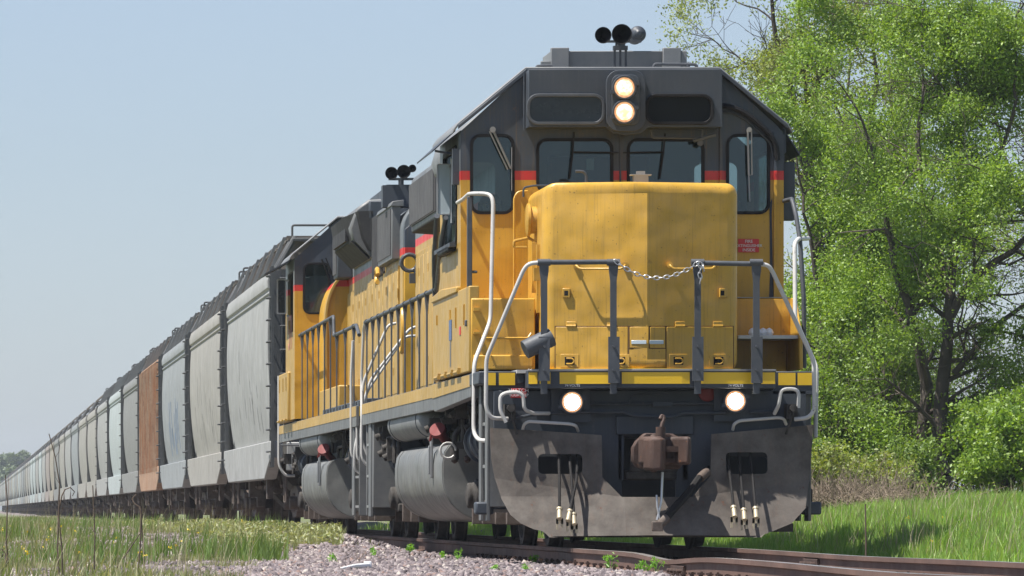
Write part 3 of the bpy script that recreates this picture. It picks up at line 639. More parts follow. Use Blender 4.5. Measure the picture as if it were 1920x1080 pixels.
for i, r_ in enumerate(nb):
    mb = MB(); mb.plate(rrect(r_[0]-.012,r_[1]+.012,r_[2]-.012,r_[3]+.012,.11),[rrect(r_[0]+.018,r_[1]-.018,r_[2]+.018,r_[3]-.018,.08)],lambda u,v,off: Vector((u,2.31+off,v)),.06)
    fo = mb.build('number_board', M['grey_rail'] if i==0 else M['black'], hs_, bevel=.005)
    mb = MB(); mb.plate(rrect(*r_,.1),[],lambda u,v,off: Vector((u,2.352+off,v)),.008); mb.build('panel', M['board'] if i==0 else M['board2'], fo, smooth=False)
# headlight
c0 = at(1146,235,2.3); c1 = at(1198,141,2.3); xm = (c0.x+c1.x)/2
mb = MB(); mb.plate(rrect(c0.x-.05,c1.x+.06,c0.z-.06,4.575,.12),[],lambda u,v,off: Vector((u,2.26+off,v)),.07); mb.build('headlight_bulge', M['grey'], hs_, bevel=.02, seg=3)
mb = MB(); mb.plate(rrect(c0.x,c1.x,c0.z,c1.z,.07),[],lambda u,v,off: Vector((u,2.235+off,v)),.03); hl = mb.build('headlight_plate', M['grey_rail'], L1, bevel=.008)
for py in (164,210): lamp(L1, at(1171,py,2.2), .098, dep=.05, plate=0)
# wipers and grab rail on the cab face
mb = MB(); mb.tube([at(924,243,2.62),at(958,316,2.62)],.012,6); mb.tube([at(918,246,2.64),at(952,318,2.64)],.009,6); mb.cyl(at(924,243,2.6),at(924,243,2.7),.03,n=10); mb.box(*(lambda a:(a.x-.004,a.x+.004,2.63,2.645,a.z-.42,a.z))(at(960,276,2.6))); mb.build('wiper', M['steel'], cab)
mb = MB(); mb.tube([at(1402,243,2.62),at(1404,328,2.62)],.012,6); mb.tube([at(1409,243,2.62),at(1410,328,2.62),at(1404,328,2.62)],.008,6); mb.tube([at(1404,328,2.63),at(1406,378,2.63)],.006,6); mb.cyl(at(1405,243,2.6),at(1405,243,2.7),.025,n=10); mb.build('wiper', M['steel'], cab)
mb = MB(); mb.tube([at(1076,247,2.6),at(1074,285,2.62),at(1068,335,2.64)],.009,6); mb.tube([at(1074,285,2.63),at(1160,286,2.63)],.007,6); mb.build('wiper', M['black'], cab)
mb = MB(); mb.tube([at(1247,250,2.6),at(1244,285,2.62),at(1237,335,2.64)],.009,6); mb.tube([at(1168,286,2.63),at(1244,285,2.63)],.007,6); mb.build('wiper', M['black'], cab)
mb = MB(); mb.tube([at(1221,243,2.5),at(1223,258,2.5),at(1316,259,2.5),at(1318,244,2.5)],.012,8,rad=.02); mb.tube([at(1300,264,2.5),at(1342,252,2.5)],.02,6); mb.cyl(at(1313,268,2.5),at(1313,268,2.56),.03,n=12); mb.build('grab_iron', M['grey_rail'], cab)
# small pale box behind the left centre window
mb = MB(); a = at(1106,308,2.9); mb.box(a.x-.035,a.x+.035,2.85,2.9,a.z-.055,a.z+.055); mb.cyl((a.x,2.845,a.z+.015),(a.x,2.85,a.z+.015),.015); mb.build('cab_radio', M['whiteletter'], cab)
# side glass wind deflector, awning, right mirror
p0 = at(819,403,3.85); p1 = at(845,307,3.85)
mb = MB(); mb.plate(rrect(p0.x,p1.x,p0.z,p1.z,.02),[rrect(p0.x+.012,p1.x-.012,p0.z+.012,p1.z-.012,.012)],lambda u,v,o: Vector((u,3.84+o,v)),.02); mb.box(p1.x,-1.575,3.84,3.86,p0.z-.03,p0.z+.0); mb.box(p1.x-.02,-1.575,3.84,3.86,p1.z-.04,p1.z-.02); mb.cyl((p1.x+.01,3.85,p0.z-.08),(p1.x+.01,3.85,p1.z+.05),.012)
fo = mb.build('wind_deflector', M['chrome'], L1)
mb = MB(); mb.box(p0.x+.01,p1.x-.01,3.847,3.853,p0.z+.01,p1.z-.01); mb.build('pane', M['mirror'], fo)
mb = MB(); mb.slab([(-1.60,3.0,4.03),(-1.60,5.0,4.03),(-1.83,5.0,3.82),(-1.83,3.0,3.82)],(-.2,0,1),.015); mb.tube([(-1.58,3.05,3.8),(-1.8,3.05,3.84)],.012,6); mb.box(-1.64,-1.575,2.85,2.95,3.5,3.85); mb.box(-1.66,-1.6,3.0,5.0,2.9,2.94); mb.build('window_awning', M['grey'], L1)
mb = MB(); mb.slab([(1.575,2.8,4.03),(1.575,4.8,4.03),(1.74,4.8,3.78),(1.74,2.8,3.78)],(.5,0,1),.015); mb.box(1.575,1.6,2.75,2.85,3.8,4.05); mb.build('window_awning', M['grey'], L1)
mb = MB(); mb.box(1.585,1.70,2.85,3.0,3.15,3.72); mb.build('side_mirror', M['grey'], L1, bevel=.01)
mb = MB(); mb.box(1.55,1.6,2.85,2.95,3.66,3.9); mb.build('mirror_bracket', M['grey'], L1)
# armrest pad, lifting eye
mb = MB(); mb.box(-1.66,-1.58,3.2,4.6,2.86,2.93); mb.build('arm_rest', M['black'], L1, bevel=.02)
# FIRE EXTINGUISHER INSIDE sign
c0 = at(1388,473,2.69); c1 = at(1423,448,2.69)
mb = MB(); mb.box(c0.x-.02,c1.x,2.685,2.697,c0.z,c1.z); sg = mb.build('sign', M['redpaint'], L1); sg['label'] = 'red sign reading FIRE EXTINGUISHER INSIDE'
cxm = (c0.x+c1.x)/2-.008
for k, tx in enumerate(('FIRE','EXTINGUISHER','INSIDE')): text(tx, .042 if k!=1 else .038, front_text_matrix((cxm,2.682,c1.z-.025-.042*k)), sg, M['whiteletter'])
# roof: horn, shroud, rails
hp = at(1163,128,3.5)
mb = MB(); mb.box(-.12,.27,3.46,3.54,4.935,4.955)
for dx in (-.055,.0,.055): mb.cyl((hp.x+dx,3.5,4.63),(hp.x+dx,3.5,4.88),.012,n=8)
mb.box(hp.x-.08,hp.x+.08,3.44,3.56,4.62,4.65); mb.box(hp.x-.07,hp.x+.07,3.45,3.55,4.86,4.9); mb.cyl((hp.x,3.5,4.9),(hp.x,3.5,5.0),.05)
hn = mb.build('horn', M['grey_rail'], L1)
for px, py, r, d in ((1131,66,.082,.34),(1166,64,.1,.42)):
    c = at(px,py,3.1); mb = MB(); mb.lathe((c.x,c.y,c.z),(0,1,0),[(0,r),(.01,r*.94),(-.0,r*.9),(.05,r*.72),(.25,r*.4),(.24,r*.3)],24)
    mb = MB(); mb.lathe((c.x,c.y+d,c.z),(0,-1,0),[(0,.03),(d*.4,.035),(d*.7,r*.55),(d*.9,r*.85),(d,r),(d,r*.95),(d*.9,r*.8),(d*.7,r*.5),(d*.5,.01)],28)
    mb.build('horn_bell', M['black'], hn)
c = at(1196,64,3.9); mb = MB(); mb.lathe((c.x,c.y,c.z),(0,-1,0),[(-.4,.03),(-.3,.082),(0,.082),(.03,.075),(.05,.05),(.1,.045),(.12,.02)],24); mb.build('horn_bell', M['grey'], hn)
c0 = at(1028,130,4.4); c1 = at(1278,97,4.4)
mb = MB(); mb.box(c0.x,c1.x-.04,4.2,5.0,4.62,4.9); mb.box(c0.x,c0.x+.18,4.1,4.2,4.62,4.93); mb.box(c1.x-.22,c1.x-.04,4.1,4.2,4.62,4.93); mb.slab([(c0.x+.18,4.18,4.62),(c1.x-.22,4.18,4.62),(c1.x-.22,4.14,4.9),(c0.x+.18,4.14,4.9)],(0,1,0),.03)
mb.box(c1.x-.04,c1.x+.02,4.12,4.15,4.62,4.9); mb.box(c0.x-.1,c0.x-.0,4.15,4.18,4.66,4.80); mb.box(c0.x+.6,c1.x-.5,4.3,4.7,4.9,4.915)
mb.build('roof_box', M['grey_light'], L1, bevel=.01)
mb = MB(); mb.tube([at(1225,134,3.1),at(1226,120,3.1),at(1306,121,3.1),at(1308,134,3.1)],.015,8,rad=.03); mb.cyl(at(1290,133,3.1),at(1290,122,3.1),.02); mb.build('roof_grab_iron', M['grey_rail'], L1)
mb = MB(); mb.tube([at(1006,133,3.6),at(1006,124,3.6),at(1034,123,3.6),at(1035,132,3.6)],.015,8,rad=.02); mb.tube([at(1008,129,3.8),at(1034,129,3.8)],.015,8); mb.build('roof_grab_iron', M['grey_rail'], L1)
# seats and crew
def seat(x, y, parent):
    mb = MB(); mb.box(x-.23,x+.23,y-.02,y+.46,2.42,2.52); mb.box(x-.22,x+.22,y+.4,y+.5,2.5,3.12); mb.box(x-.13,x+.13,y+.42,y+.5,3.16,3.4); mb.cyl((x,y+.2,1.95),(x,y+.2,2.42),.06)
    mb.build('cab_seat', M['seat'], parent, bevel=.04, seg=3)
seat(-1.17,3.55,cab); seat(1.2,3.55,cab)
mb = MB(); mb.box(-1.1,-.55,3.0,3.3,1.95,3.0); mb.box(.3,.9,2.85,3.1,1.95,2.85); mb.box(-.5,.5,4.9,5.2,1.95,3.9); mb.build('control_stand', M['seat'], cab, bevel=.02)

def crew(x, y, z, label, shirt):
    """seated figure, hip at (x,y,z) looking along -Y"""
    J = {'pel':(0,0,0,.15),'wst':(0,.02,.18,.135),'che':(0,.03,.38,.16),'nb':(0,.02,.52,.075),'nk':(0,-.01,.58,.056),'jaw':(0,-.035,.65,.07),'hd':(0,-.02,.73,.092),'crn':(0,-.01,.81,.075),
     'shl':(-.17,.03,.46,.075),'ell':(-.26,-.02,.2,.048),'wrl':(-.2,-.26,.12,.032),'hal':(-.19,-.36,.12,.035),
     'shr':(.17,.03,.46,.075),'elr':(.26,-.02,.2,.048),'wrr':(.16,-.26,.12,.032),'har':(.15,-.36,.12,.035),
     'hpl':(-.1,-.05,-.02,.1),'knl':(-.12,-.45,.0,.065),'anl':(-.12,-.48,-.42,.042),'fol':(-.12,-.64,-.47,.035),
     'hpr':(.1,-.05,-.02,.1),'knr':(.12,-.45,.0,.065),'anr':(.12,-.48,-.42,.042),'for':(.12,-.64,-.47,.035)}
    ks = list(J); E = [('pel','wst'),('wst','che'),('che','nb'),('nb','nk'),('nk','jaw'),('jaw','hd'),('hd','crn'),('che','shl'),('shl','ell'),('ell','wrl'),('wrl','hal'),('che','shr'),('shr','elr'),('elr','wrr'),('wrr','har'),
        ('pel','hpl'),('hpl','knl'),('knl','anl'),('anl','fol'),('pel','hpr'),('hpr','knr'),('knr','anr'),('anr','for')]
    me = bpy.data.meshes.new('person'); me.from_pydata([J[k][:3] for k in ks],[(ks.index(a),ks.index(b)) for a,b in E],[]); me.materials.append(M['skin'])
    o = bpy.data.objects.new('person', me); COL.objects.link(o); o.location = (x,y,z)
    me.skin_vertices.new() if hasattr(me.skin_vertices,'new') else None
    sk = o.modifiers.new('skin','SKIN')
    for i,k in enumerate(ks):
        me.skin_vertices[0].data[i].radius = (J[k][3],J[k][3]); me.skin_vertices[0].data[i].use_root = (k=='pel')
    sb = o.modifiers.new('sub','SUBSURF'); sb.levels = 2; sb.render_levels = 2
    tag(o, label, 'person')
    # clothing: shirt a slightly larger torso and sleeves, trousers, cap, face, fingers
    ks2 = ['pel','wst','che','shl','ell','shr','elr']; E2 = [('pel','wst'),('wst','che'),('che','shl'),('shl','ell'),('che','shr'),('shr','elr')]
    m2 = bpy.data.meshes.new('shirt'); m2.from_pydata([J[k][:3] for k in ks2],[(ks2.index(a),ks2.index(b)) for a,b in E2],[]); m2.materials.append(shirt)
    s = bpy.data.objects.new('shirt', m2); COL.objects.link(s); s.parent = o
    m2.skin_vertices.new() if hasattr(m2.skin_vertices,'new') else None
    s.modifiers.new('skin','SKIN')
    for i,k in enumerate(ks2): m2.skin_vertices[0].data[i].radius = (J[k][3]+.02,)*2; m2.skin_vertices[0].data[i].use_root = (k=='pel')
    q = s.modifiers.new('sub','SUBSURF'); q.levels = 2; q.render_levels = 2
    mb = MB(); mb.lathe((0,-.015,.75),(0,0,1),[(0,.105),(.05,.103),(.09,.07),(.105,.01)],16); mb.box(-.07,.07,-.2,-.1,.75,.765); mb.build('cap', M['cap'], o)
    mb = MB()
    for sx in (-1,1): mb.lathe((sx*.035,-.105,.725),(0,-1,0),[(-.01,.016),(0,.014),(.006,.004)],8)
    mb.build('eye', M['black'], o)
    mb = MB(); mb.prism([(-.10,.70),(-.135,.685),(-.10,.675)],'x',-.012,.012); mb.box(-.03,.03,-.108,-.1,.652,.658)
    for sx in (-1,1): mb.box(sx*.098-.008,sx*.098+.008,-.04,-.005,.69,.745)
    mb.build('face_detail', M['skin'], o, bevel=.004)
    for sx, n in ((-1,'hal'),(1,'har')):
        h = Vector(J[n][:3])
        for k in range(4):
            mb = MB(); a = h+Vector((-.027+.018*k,-.01,.005)); l = (.07,.08,.075,.06)[k]
            mb.tube([a,a+Vector((0,-l*.6,0)),a+Vector((0,-l*.9,-l*.45))],[.009,.008,.007],6); mb.build('finger', M['skin'], o)
        mb = MB(); mb.tube([h+Vector((-sx*.025,.03,0)),h+Vector((-sx*.06,-.02,-.01)),h+Vector((-sx*.06,-.05,-.02))],[.011,.01,.008],6); mb.build('thumb', M['skin'], o)
    return o
crew(-1.20,3.72,2.6,'crew member in blue shirt and dark cap seated behind the left cab window','x' and M['shirt'])

# --- side of the lead unit: sill band, cabinets, long hood
def sill(parent, y0, y1, yband, X=-1.53):
    for s in (-1,1):
        mb = MB(); mb.box(min(s*1.5,s*1.54),max(s*1.5,s*1.54),y0,y1,1.36,1.62); mb.build('side_sill', M['grey_side'], parent, bevel=.004)
        mb = MB(); mb.box(min(s*1.541,s*1.545),max(s*1.541,s*1.545),y0+.02,y1-.05,1.49,1.615); mb.build('side_stripe', M['yellow_pale'], parent)
mb = MB(); mb.prism([(1.36,1.62),(1.36,1.40),(5.9,1.33),(6.2,1.40),(6.2,1.62)],'x',-1.585,-1.5); mb.build('side_sill', M['grey_side'], L1, bevel=.005)
mb = MB(); mb.prism([(1.38,1.612),(1.38,1.5),(6.15,1.47),(6.15,1.612)],'x',-1.592,-1.586); mb.build('side_stripe', M['yellow_pale'], L1)
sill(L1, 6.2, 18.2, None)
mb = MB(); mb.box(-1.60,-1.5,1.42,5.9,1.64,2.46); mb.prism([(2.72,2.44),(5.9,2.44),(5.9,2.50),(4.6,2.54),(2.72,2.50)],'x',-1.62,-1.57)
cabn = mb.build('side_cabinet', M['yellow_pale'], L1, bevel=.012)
rnd = random.Random(5)
for y in (2.4,3.2,4.0,4.9):
    mb = MB(); mb.box(-1.63,-1.60,y,y+.5,1.64,1.70); mb.cyl((-1.62,y+.02,1.66),(-1.62,y+.48,1.66),.02,n=8); mb.build('hinge', M['yellow_pale'], cabn)
mb = MB()
for y in (1.9,2.9,3.6,5.3): mb.box(-1.615,-1.60,y,y+.025,2.1+.1*(y>3),2.3)
mb.build('latch', M['yellow'], cabn)
mb = MB(); mb.box(-1.607,-1.60,3.45,3.75,2.0,2.2); mb.build('placard', M['blue'], cabn)
mb = MB(); mb.box(-1.607,-1.60,2.35,2.5,2.02,2.10); mb.build('placard', M['redpaint'], cabn)
mb = MB(); mb.box(-1.607,-1.60,3.55,3.65,1.74,1.99); mb.build('paint_patch', M['grey_light'], cabn)
hp_ = hood_profile()
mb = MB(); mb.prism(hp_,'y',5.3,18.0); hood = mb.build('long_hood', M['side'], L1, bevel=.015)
doors(hood, 6.6, 17.6, 16, z1=3.44, seed=1)
def intake(parent, X, y0, y1, z0, z1, flare=.27, n=26):
    """dark louvred radiator intake box standing off the hood"""
    mb = MB(); xi = -.88
    mb.prism([(xi,z0-.04),(X,z0-.02),(X,z1),(X+.03,z1+.05),(xi,z1+.12)],'y',y0,y1)
    o = mb.build('radiator_housing', M['grey_side'], parent, bevel=.012)
    mb = MB(); mb.box(X-.02,X-.003,y0+.08,y1-.08,z0+.04,z1-.04); b = mb.build('radiator_screen', M['mesh'], o)
    mb = MB(); pleats(mb, X-.021, y0+.1, y1-.1, z0+.05, z1-.05, n, .018); mb.build('screen_slat', M['mesh'], b)
    mb = MB(); mb.slab([(xi,y0,z0-.043),(xi,y1,z0-.043),(X,y1,z0-.023),(X,y0,z0-.023)],(0,0,-1),.01); mb.build('underside_shade', M['louvre_and_shade'], o)  # black sheet below the intake, underside shade put into its colour
    return o
intake(L1, -1.17, 11.0, 14.9, 3.6, 4.17, n=34); 
mb = MB(); mb.prism([(.88,3.4),(1.17,3.6),(1.17,4.17),(.88,4.27)],'y',11,14.9); mb.build('radiator_housing', M['grey_side'], L1, bevel=.012)
# dynamic-brake blister and roof gear behind the cab
mb = MB(); mb.prism([(-1.28,3.92),(-1.33,4.08),(-1.27,4.28),(-1.08,4.43),(-.75,4.5),(.75,4.5),(1.08,4.43),(1.27,4.28),(1.33,4.08),(1.28,3.92)],'y',6.4,9.8); bl = mb.build('brake_blister', M['grey_light'], L1, bevel=.05, seg=3)
mb = MB(); mb.prism([(-.9,4.2),(-.95,4.36),(-.7,4.42),(.7,4.42),(.95,4.36),(.9,4.2)],'y',10.4,15.4); mb.box(-.4,.4,15.8,16.8,4.2,4.45); mb.cyl((-.5,16.2,4.2),(-.5,16.2,4.5),.1); mb.build('roof_hatch', M['grey_light'], L1, bevel=.03)
# lifting eye seen in front of the hood end
mb = MB(); pts = [Vector((-1.18, 10.35+.10*math.cos(a), 3.36+.10*math.sin(a))) for a in np.linspace(0,2*math.pi,17)]
ey = atx(772,-1.03); pts = [Vector((-1.0+.10*math.cos(a), 17.6, 3.33+.10*math.sin(a))) for a in np.linspace(0,2*math.pi,17)]
mb.tube(pts,.026,8); mb.cyl((-.92,17.6,3.2),(-.92,17.6,3.28),.03); mb.box(-1.0,-.9,17.55,17.65,3.08,3.2); mb.build('lifting_eye', M['grey'], L1)
mb = MB(); pts = [Vector((-1.12, 17.2+.2*math.cos(a), 2.5+.27*math.sin(a))) for a in np.linspace(.9,5.3,14)]; mb.tube(pts,.028,8); mb.build('hose_loop', M['yellow'], L1)
# side handrail
ys = list(np.linspace(7.0,17.9,11))
zr = lambda y: 2.62
side_posts(L1, ys, -1.5, 1.52, zr)
rail(L1, [(-1.5,6.8,2.62),(-1.5,18.2,2.62)], 'grey_rail', .024)
rail(L1, [(-1.56,5.9,3.34),(-1.53,6.6,2.95),(-1.5,6.95,2.6)], 'grey', .03, .05)
rail(L1, [(1.5,6.0,2.62),(1.5,18.2,2.62)], 'grey_rail', .022)
# dark strut from the deflector down to the handrail
mb = MB(); a = at(836,408,4.0); b = at(818,545,6.9); mb.tube([a,(a.x,4.6,3.0),b],.026,8,rad=.2); mb.build('handrail', M['grey_rail'], L1)
# corner handrails at the nose
rail(L1, [at(858,380,2.72),at(868,374,2.3),at(880,363,1.6),at(917,363,1.5),at(925,375,1.45),at(920,600,1.3),at(889,680,1.0),at(888,812,.9),at(898,826,.8),at(916,826,.6)],'white',.020,.08)
mb = MB(); mb.box(-1.60,-1.55,1.62,1.66,2.10,3.32); mb.box(-1.62,-1.53,1.60,1.68,2.08,2.14); mb.cyl((-1.6,1.64,2.6),(-1.5,1.64,2.6),.014); mb.build('handrail_post', M['grey_rail'], L1, bevel=.006)
rail(L1, [at(1150,491,-.12),at(1012,492,-.12)],'grey_rail',.024)
rail(L1, [at(1014,492,-.12),at(992,494,-.12),at(982,505,-.1),at(912,672,.05),at(911,765,.05),at(920,784,.05),at(952,785,.1)],'white',.020,.06)
rail(L1, [at(1305,493,-.12),at(1425,495,-.12)],'grey_rail',.024)
rail(L1, [at(1424,495,-.12),at(1440,497,-.12),at(1448,508,-.1),at(1520,664,.05),at(1526,680,.05),at(1527,770,.05),at(1515,784,.05),at(1490,786,.1)],'white',.020,.05)
rail(L1, [at(1470,377,2.72),at(1485,373,1.9),at(1492,400,1.8),at(1500,450,1.7),at(1507,560,1.6),at(1508,690,1.6)],'grey_rail',.022,.06)
rail(L1, [at(1515,447,2.6),at(1497,448,1.6),at(1490,456,1.5),at(1491,600,1.3),at(1522,668,1.0),at(1531,690,.9),at(1529,820,.8)],'white',.022,.05)
for px in (1020,1150,1308,1418):
    c = at(px,492,-.12); mb = MB(); x = c.x
    for (za, wa), (zb, wb) in zip(((1.40,.030),(2.45,.030),(2.54,.042)),((2.45,.030),(2.54,.042),(2.62,.045))):
        mb.add([(x-wa,-.135,za),(x+wa,-.135,za),(x+wa,-.115,za),(x-wa,-.115,za),(x-wb,-.135,zb),(x+wb,-.135,zb),(x+wb,-.115,zb),(x-wb,-.115,zb)],[(0,1,2,3),(4,5,6,7),(0,1,5,4),(1,2,6,5),(2,3,7,6),(3,0,4,7)])
    sx = .05 if px > 1225 else -.05
    mb.box(x-.052,x+.052,-.155,-.136,1.52,1.93) if px in (1020,1308) else mb.box(x-.05,x+.055,-.155,-.136,1.5,1.93)
    for z in (1.62,1.84): mb.cyl((x,-.18,z),(x,-.13,z),.014,n=6)
    mb.cyl((x-.06,-.12,c.z),(x+.06,-.12,c.z),.032,n=12)
    mb.build('handrail_post', M['grey_rail'], L1)
# number plate area rails at the coupled end of the lead unit
for pts in ([(-1.5,18.2,2.62),(-1.5,18.5,2.55),(-1.52,18.6,1.9),(-1.53,18.4,1.5),(-1.53,18.4,.95),(-1.45,18.4,.85),(-1.3,18.4,.85)],
            [(-1.1,18.5,2.62),(-1.2,18.5,2.6),(-1.5,18.55,1.9),(-1.53,18.55,1.2),(-1.45,18.55,1.0)]):
    rail(L1, pts, 'white', .018, .08)
mb = MB(); mb.box(-1.5,-.95,17.9,18.0,.25,1.44); mb.box(-1.52,-1.48,16.9,17.3,.24,1.4); mb.build('step_well', M['grey_side'], L1, bevel=.01)
for z in (.35,.72,1.1):
    mb = MB(); mb.box(-1.5,-1.15,17.3,17.9,z,z+.03); mb.build('step_tread', M['steel'], L1)
mb = MB(); mb.box(-1.5,-1.1,16.7,17.0,.35,1.44); mb.build('step_well', M['grey_side'], L1, bevel=.01)
loco_truck(L1, 3.9); loco_truck(L1, 15.3, wb=1.3)
tank(L1, 6.25, 13.4); reservoir(L1, 9.1, 14.2); piping(L1, 2.0, 9.0, 3); piping(L1, 14.5, 17, 8)
# hanging wire loop, valve and bracket under the cab side
mb = MB(); pts = [Vector((-1.47, 5.6, .93))+Vector((.08*math.cos(a),0,.08*math.sin(a))) for a in np.linspace(0,5.6,14)]; mb.tube(pts,.012,6); mb.build('wire_loop', M['white'], L1)
mb = MB(); mb.tube([(-1.38,5.9,.9),(-1.38,5.9,1.1),(-1.3,5.9,1.18),(-1.2,5.9,1.16)],.03,8,rad=.05); mb.cyl((-1.38,5.9,.84),(-1.38,5.9,.96),.045); mb.box(-1.4,-1.2,5.8,6.0,.95,1.02); mb.build('drain_valve', M['under'], L1)
for x, y in ((-1.38,5.9),(-1.3,5.3)):
    mb = MB(); mb.lathe((x,y,.8),(0,0,1),[(0,.01),(.02,.035),(.06,.035),(.08,.01)],10); mb.build('valve_tip', M['rust'], L1)
# chain hanging between the two centre posts: a thing of its own
cp0 = at(1152,488,-.14); cp1 = at(1310,492,-.14); pts = []
nl = 17
for k in range(nl+1):
    t = k/nl; p = cp0.lerp(cp1,t); p.z -= .155*4*t*(1-t)*(1-.12*(t-.5)); p.y -= .02; pts.append(p)
mb = MB()
def link(mb, a, b, flat):
    d = (b-a); l = d.length*.66; d.normalize(); c = (a+b)/2; up = Vector((0,0,1)) if not flat else Vector((0,1,0)); s = d.cross(up).normalized(); n = []
    s = up-d*up.dot(d); s.normalize()
    for i in range(12):
        a_ = 2*math.pi*i/12; n.append(c+d*math.cos(a_)*l*.95+s*math.sin(a_)*.017)
    n.append(n[0]); mb.tube(n,.0055,5)
for k in range(nl): link(mb, pts[k], pts[k+1], k%2)
hang = [at(1312,492,-.17), at(1314,503,-.17), at(1311,512,-.17), at(1314,522,-.17), at(1312,531,-.17)]
for k in range(4): link(mb, hang[k], hang[k+1], k%2)
hang = [at(1308,492,-.17), at(1318,498,-.17), at(1320,508,-.17)]
for k in range(2): link(mb, hang[k], hang[k+1], k%2)
tag(mb.build('chain', M['chrome']), 'galvanised safety chain sagging between the two middle handrail posts before the yellow nose', 'chain')

# ================================================================== SECOND LOCOMOTIVE (long hood towards the camera)
L2 = empty('locomotive', (0,19.2,0), 'second yellow and grey diesel locomotive, coupled behind the lead engine, rounded cabinet beside its cab', 'locomotive', 'locomotives at the head of the train')
o2 = 19.2
mb = MB(); mb.box(-1.5,1.5,.1,19.4,1.44,1.615); mb.box(-.95,.95,.3,19.3,.9,1.44); mb.build('underframe', M['grey'], L2, bevel=.01)
sill(L2, .1, 19.4, None)
mb = MB(); mb.prism(hood_profile(),'y',1.0,11.9); hood2 = mb.build('long_hood', M['side'], L2, bevel=.03)
mb = MB(); mb.prism([(-.88,1.66),(-.88,3.85),(-.6,4.1),(.6,4.1),(.88,3.85),(.88,1.66)],'y',.96,1.02); mb.build('hood_end', M['body'], hood2, bevel=.01)
doors(hood2, 1.5, 11.8, 15, z1=3.42, seed=4)
# radiator intake flush on the side with the mesh panel behind it
mb = MB(); mb.box(-1.0,-.89,1.5,4.1,3.5,4.2); mb.prism([(-1.02,4.17),(-1.0,4.23),(-.85,4.25),(-.85,4.17)],'y',1.45,4.2); ri = mb.build('radiator_housing', M['grey_side'], L2, bevel=.01)
mb = MB(); pleats(mb, -1.0, 1.62, 4.0, 3.56, 4.14, 26, .016); mb.build('screen_slat', M['mesh'], ri)
mb = MB()
for k in range(9): mb.box(-.97,-.90,4.2,5.7,3.42+k*.095,3.45+k*.095)
for k in range(9): mb.box(-.98,-.91,4.22+k*.18,4.25+k*.18,3.4,4.22)
mb.box(-.93,-.90,4.2,5.7,3.4,4.25)
mb.build('grille', M['mesh'], L2)
# flared blister
def blister(parent, s):
    y0, y1 = 6.6, 10.6; a = s*.86
    def q(x,y,z): return (s*x,y,z)
    mb = MB()
    mb.prism([(s*.5,3.66),(s*.9,3.72),(s*1.16,3.98),(s*1.2,4.15),(s*1.12,4.4),(s*.95,4.52),(s*.5,4.55)],'y',y0+.2,y1)
    o = mb.build('brake_blister', M['grey_side'], parent, bevel=.03)
    mb = MB(); mb.add([q(.9,y0-.02,4.36),q(1.1,y0+.1,4.36),q(1.26,y0+.6,4.3),q(1.26,y1-.4,4.3),q(1.2,y1-.4,3.95),q(1.2,y0+.8,3.95),q(.92,y0+.1,3.82),q(1.02,y0+.1,4.0)],[(0,1,7,6),(1,2,5,7),(7,5,6),(2,3,4,5)]); mb.slab([q(.93,y0+.1,3.9),q(1.18,y0+.5,4.0),q(1.2,y0+.5,4.32),q(.93,y0+.0,4.36)],(0,-1,0),.02)
    mb.slab([q(.93,y0+.25,3.735),q(.93,y1,3.735),q(1.17,y1,3.975),q(1.17,y0+.25,3.975)],(s,0,-1),.02)  # black slab paints shade onto the blister's lower slope
    mb.box(min(s*1.2,s*1.235),max(s*1.2,s*1.235),y0+.7,y1-.5,3.98,4.32)
    mb.build('blister_screen_and_shade', M['louvre_and_shade'], o)
blister(L2,-1); blister(L2,1)
mb = MB(); mb.box(-.75,.75,7.0,9.6,4.5,4.68); mb.box(-.95,.95,6.6,7.0,4.25,4.5); mb.build('fan_housing', M['grey'], L2, bevel=.02)
mb = MB(); mb.box(-1.12,-.9,11.0,11.9,3.62,4.42); mb.box(-.95,.95,10.7,11.9,4.2,4.42); fi = mb.build('filter_housing', M['grey'], L2, bevel=.02)
mb = MB(); pleats(mb,-1.12,11.05,11.85,3.68,4.36,8,.016); mb.build('screen_slat', M['mesh'], fi)
mb = MB(); pts = [Vector((-1.06, 3.4+.16*math.cos(a), 3.36+.09*math.sin(a))) for a in np.linspace(-2,3,12)]; mb.tube(pts,.03,8); mb.build('lifting_eye', M['yellow'], L2)
# horns over the hood end
def horns2(parent):
    mb = MB(); c = at(746,345,o2+2.2); mb.box(c.x-.2,c.x+.25,2.1,2.4,c.z-.3,c.z-.02); mb.box(c.x-.15,c.x+.2,2.15,2.3,c.z-.05,c.z-.01); h = mb.build('horn', M['grey'], parent)
    c2 = at(752,338,o2+2.2); mb = MB(); mb.box(c2.x-.16,c2.x+.16,2.17,2.23,c2.z,c2.z+.03); mb.cyl((c2.x,2.2,c.z-.3),(c2.x,2.2,c2.z),.035); mb.cyl((c2.x-.1,2.2,c2.z),(c2.x-.1,2.2,c2.z+.08),.02); mb.build('horn_mount', M['grey'], h)
    for px, py, r in ((734,325,.082),(757,322,.088),(773,316,.05)):
        c = at(px,py,o2+1.9); mb = MB(); mb.lathe((c.x,2.3,c.z),(0,-1,0),[(0,.03),(.15,.035),(.3,r*.6),(.38,r*.85),(.42,r),(.42,r*.93),(.38,r*.75),(.3,.03)],24); mb.build('horn_bell', M['black'], h)
horns2(L2)
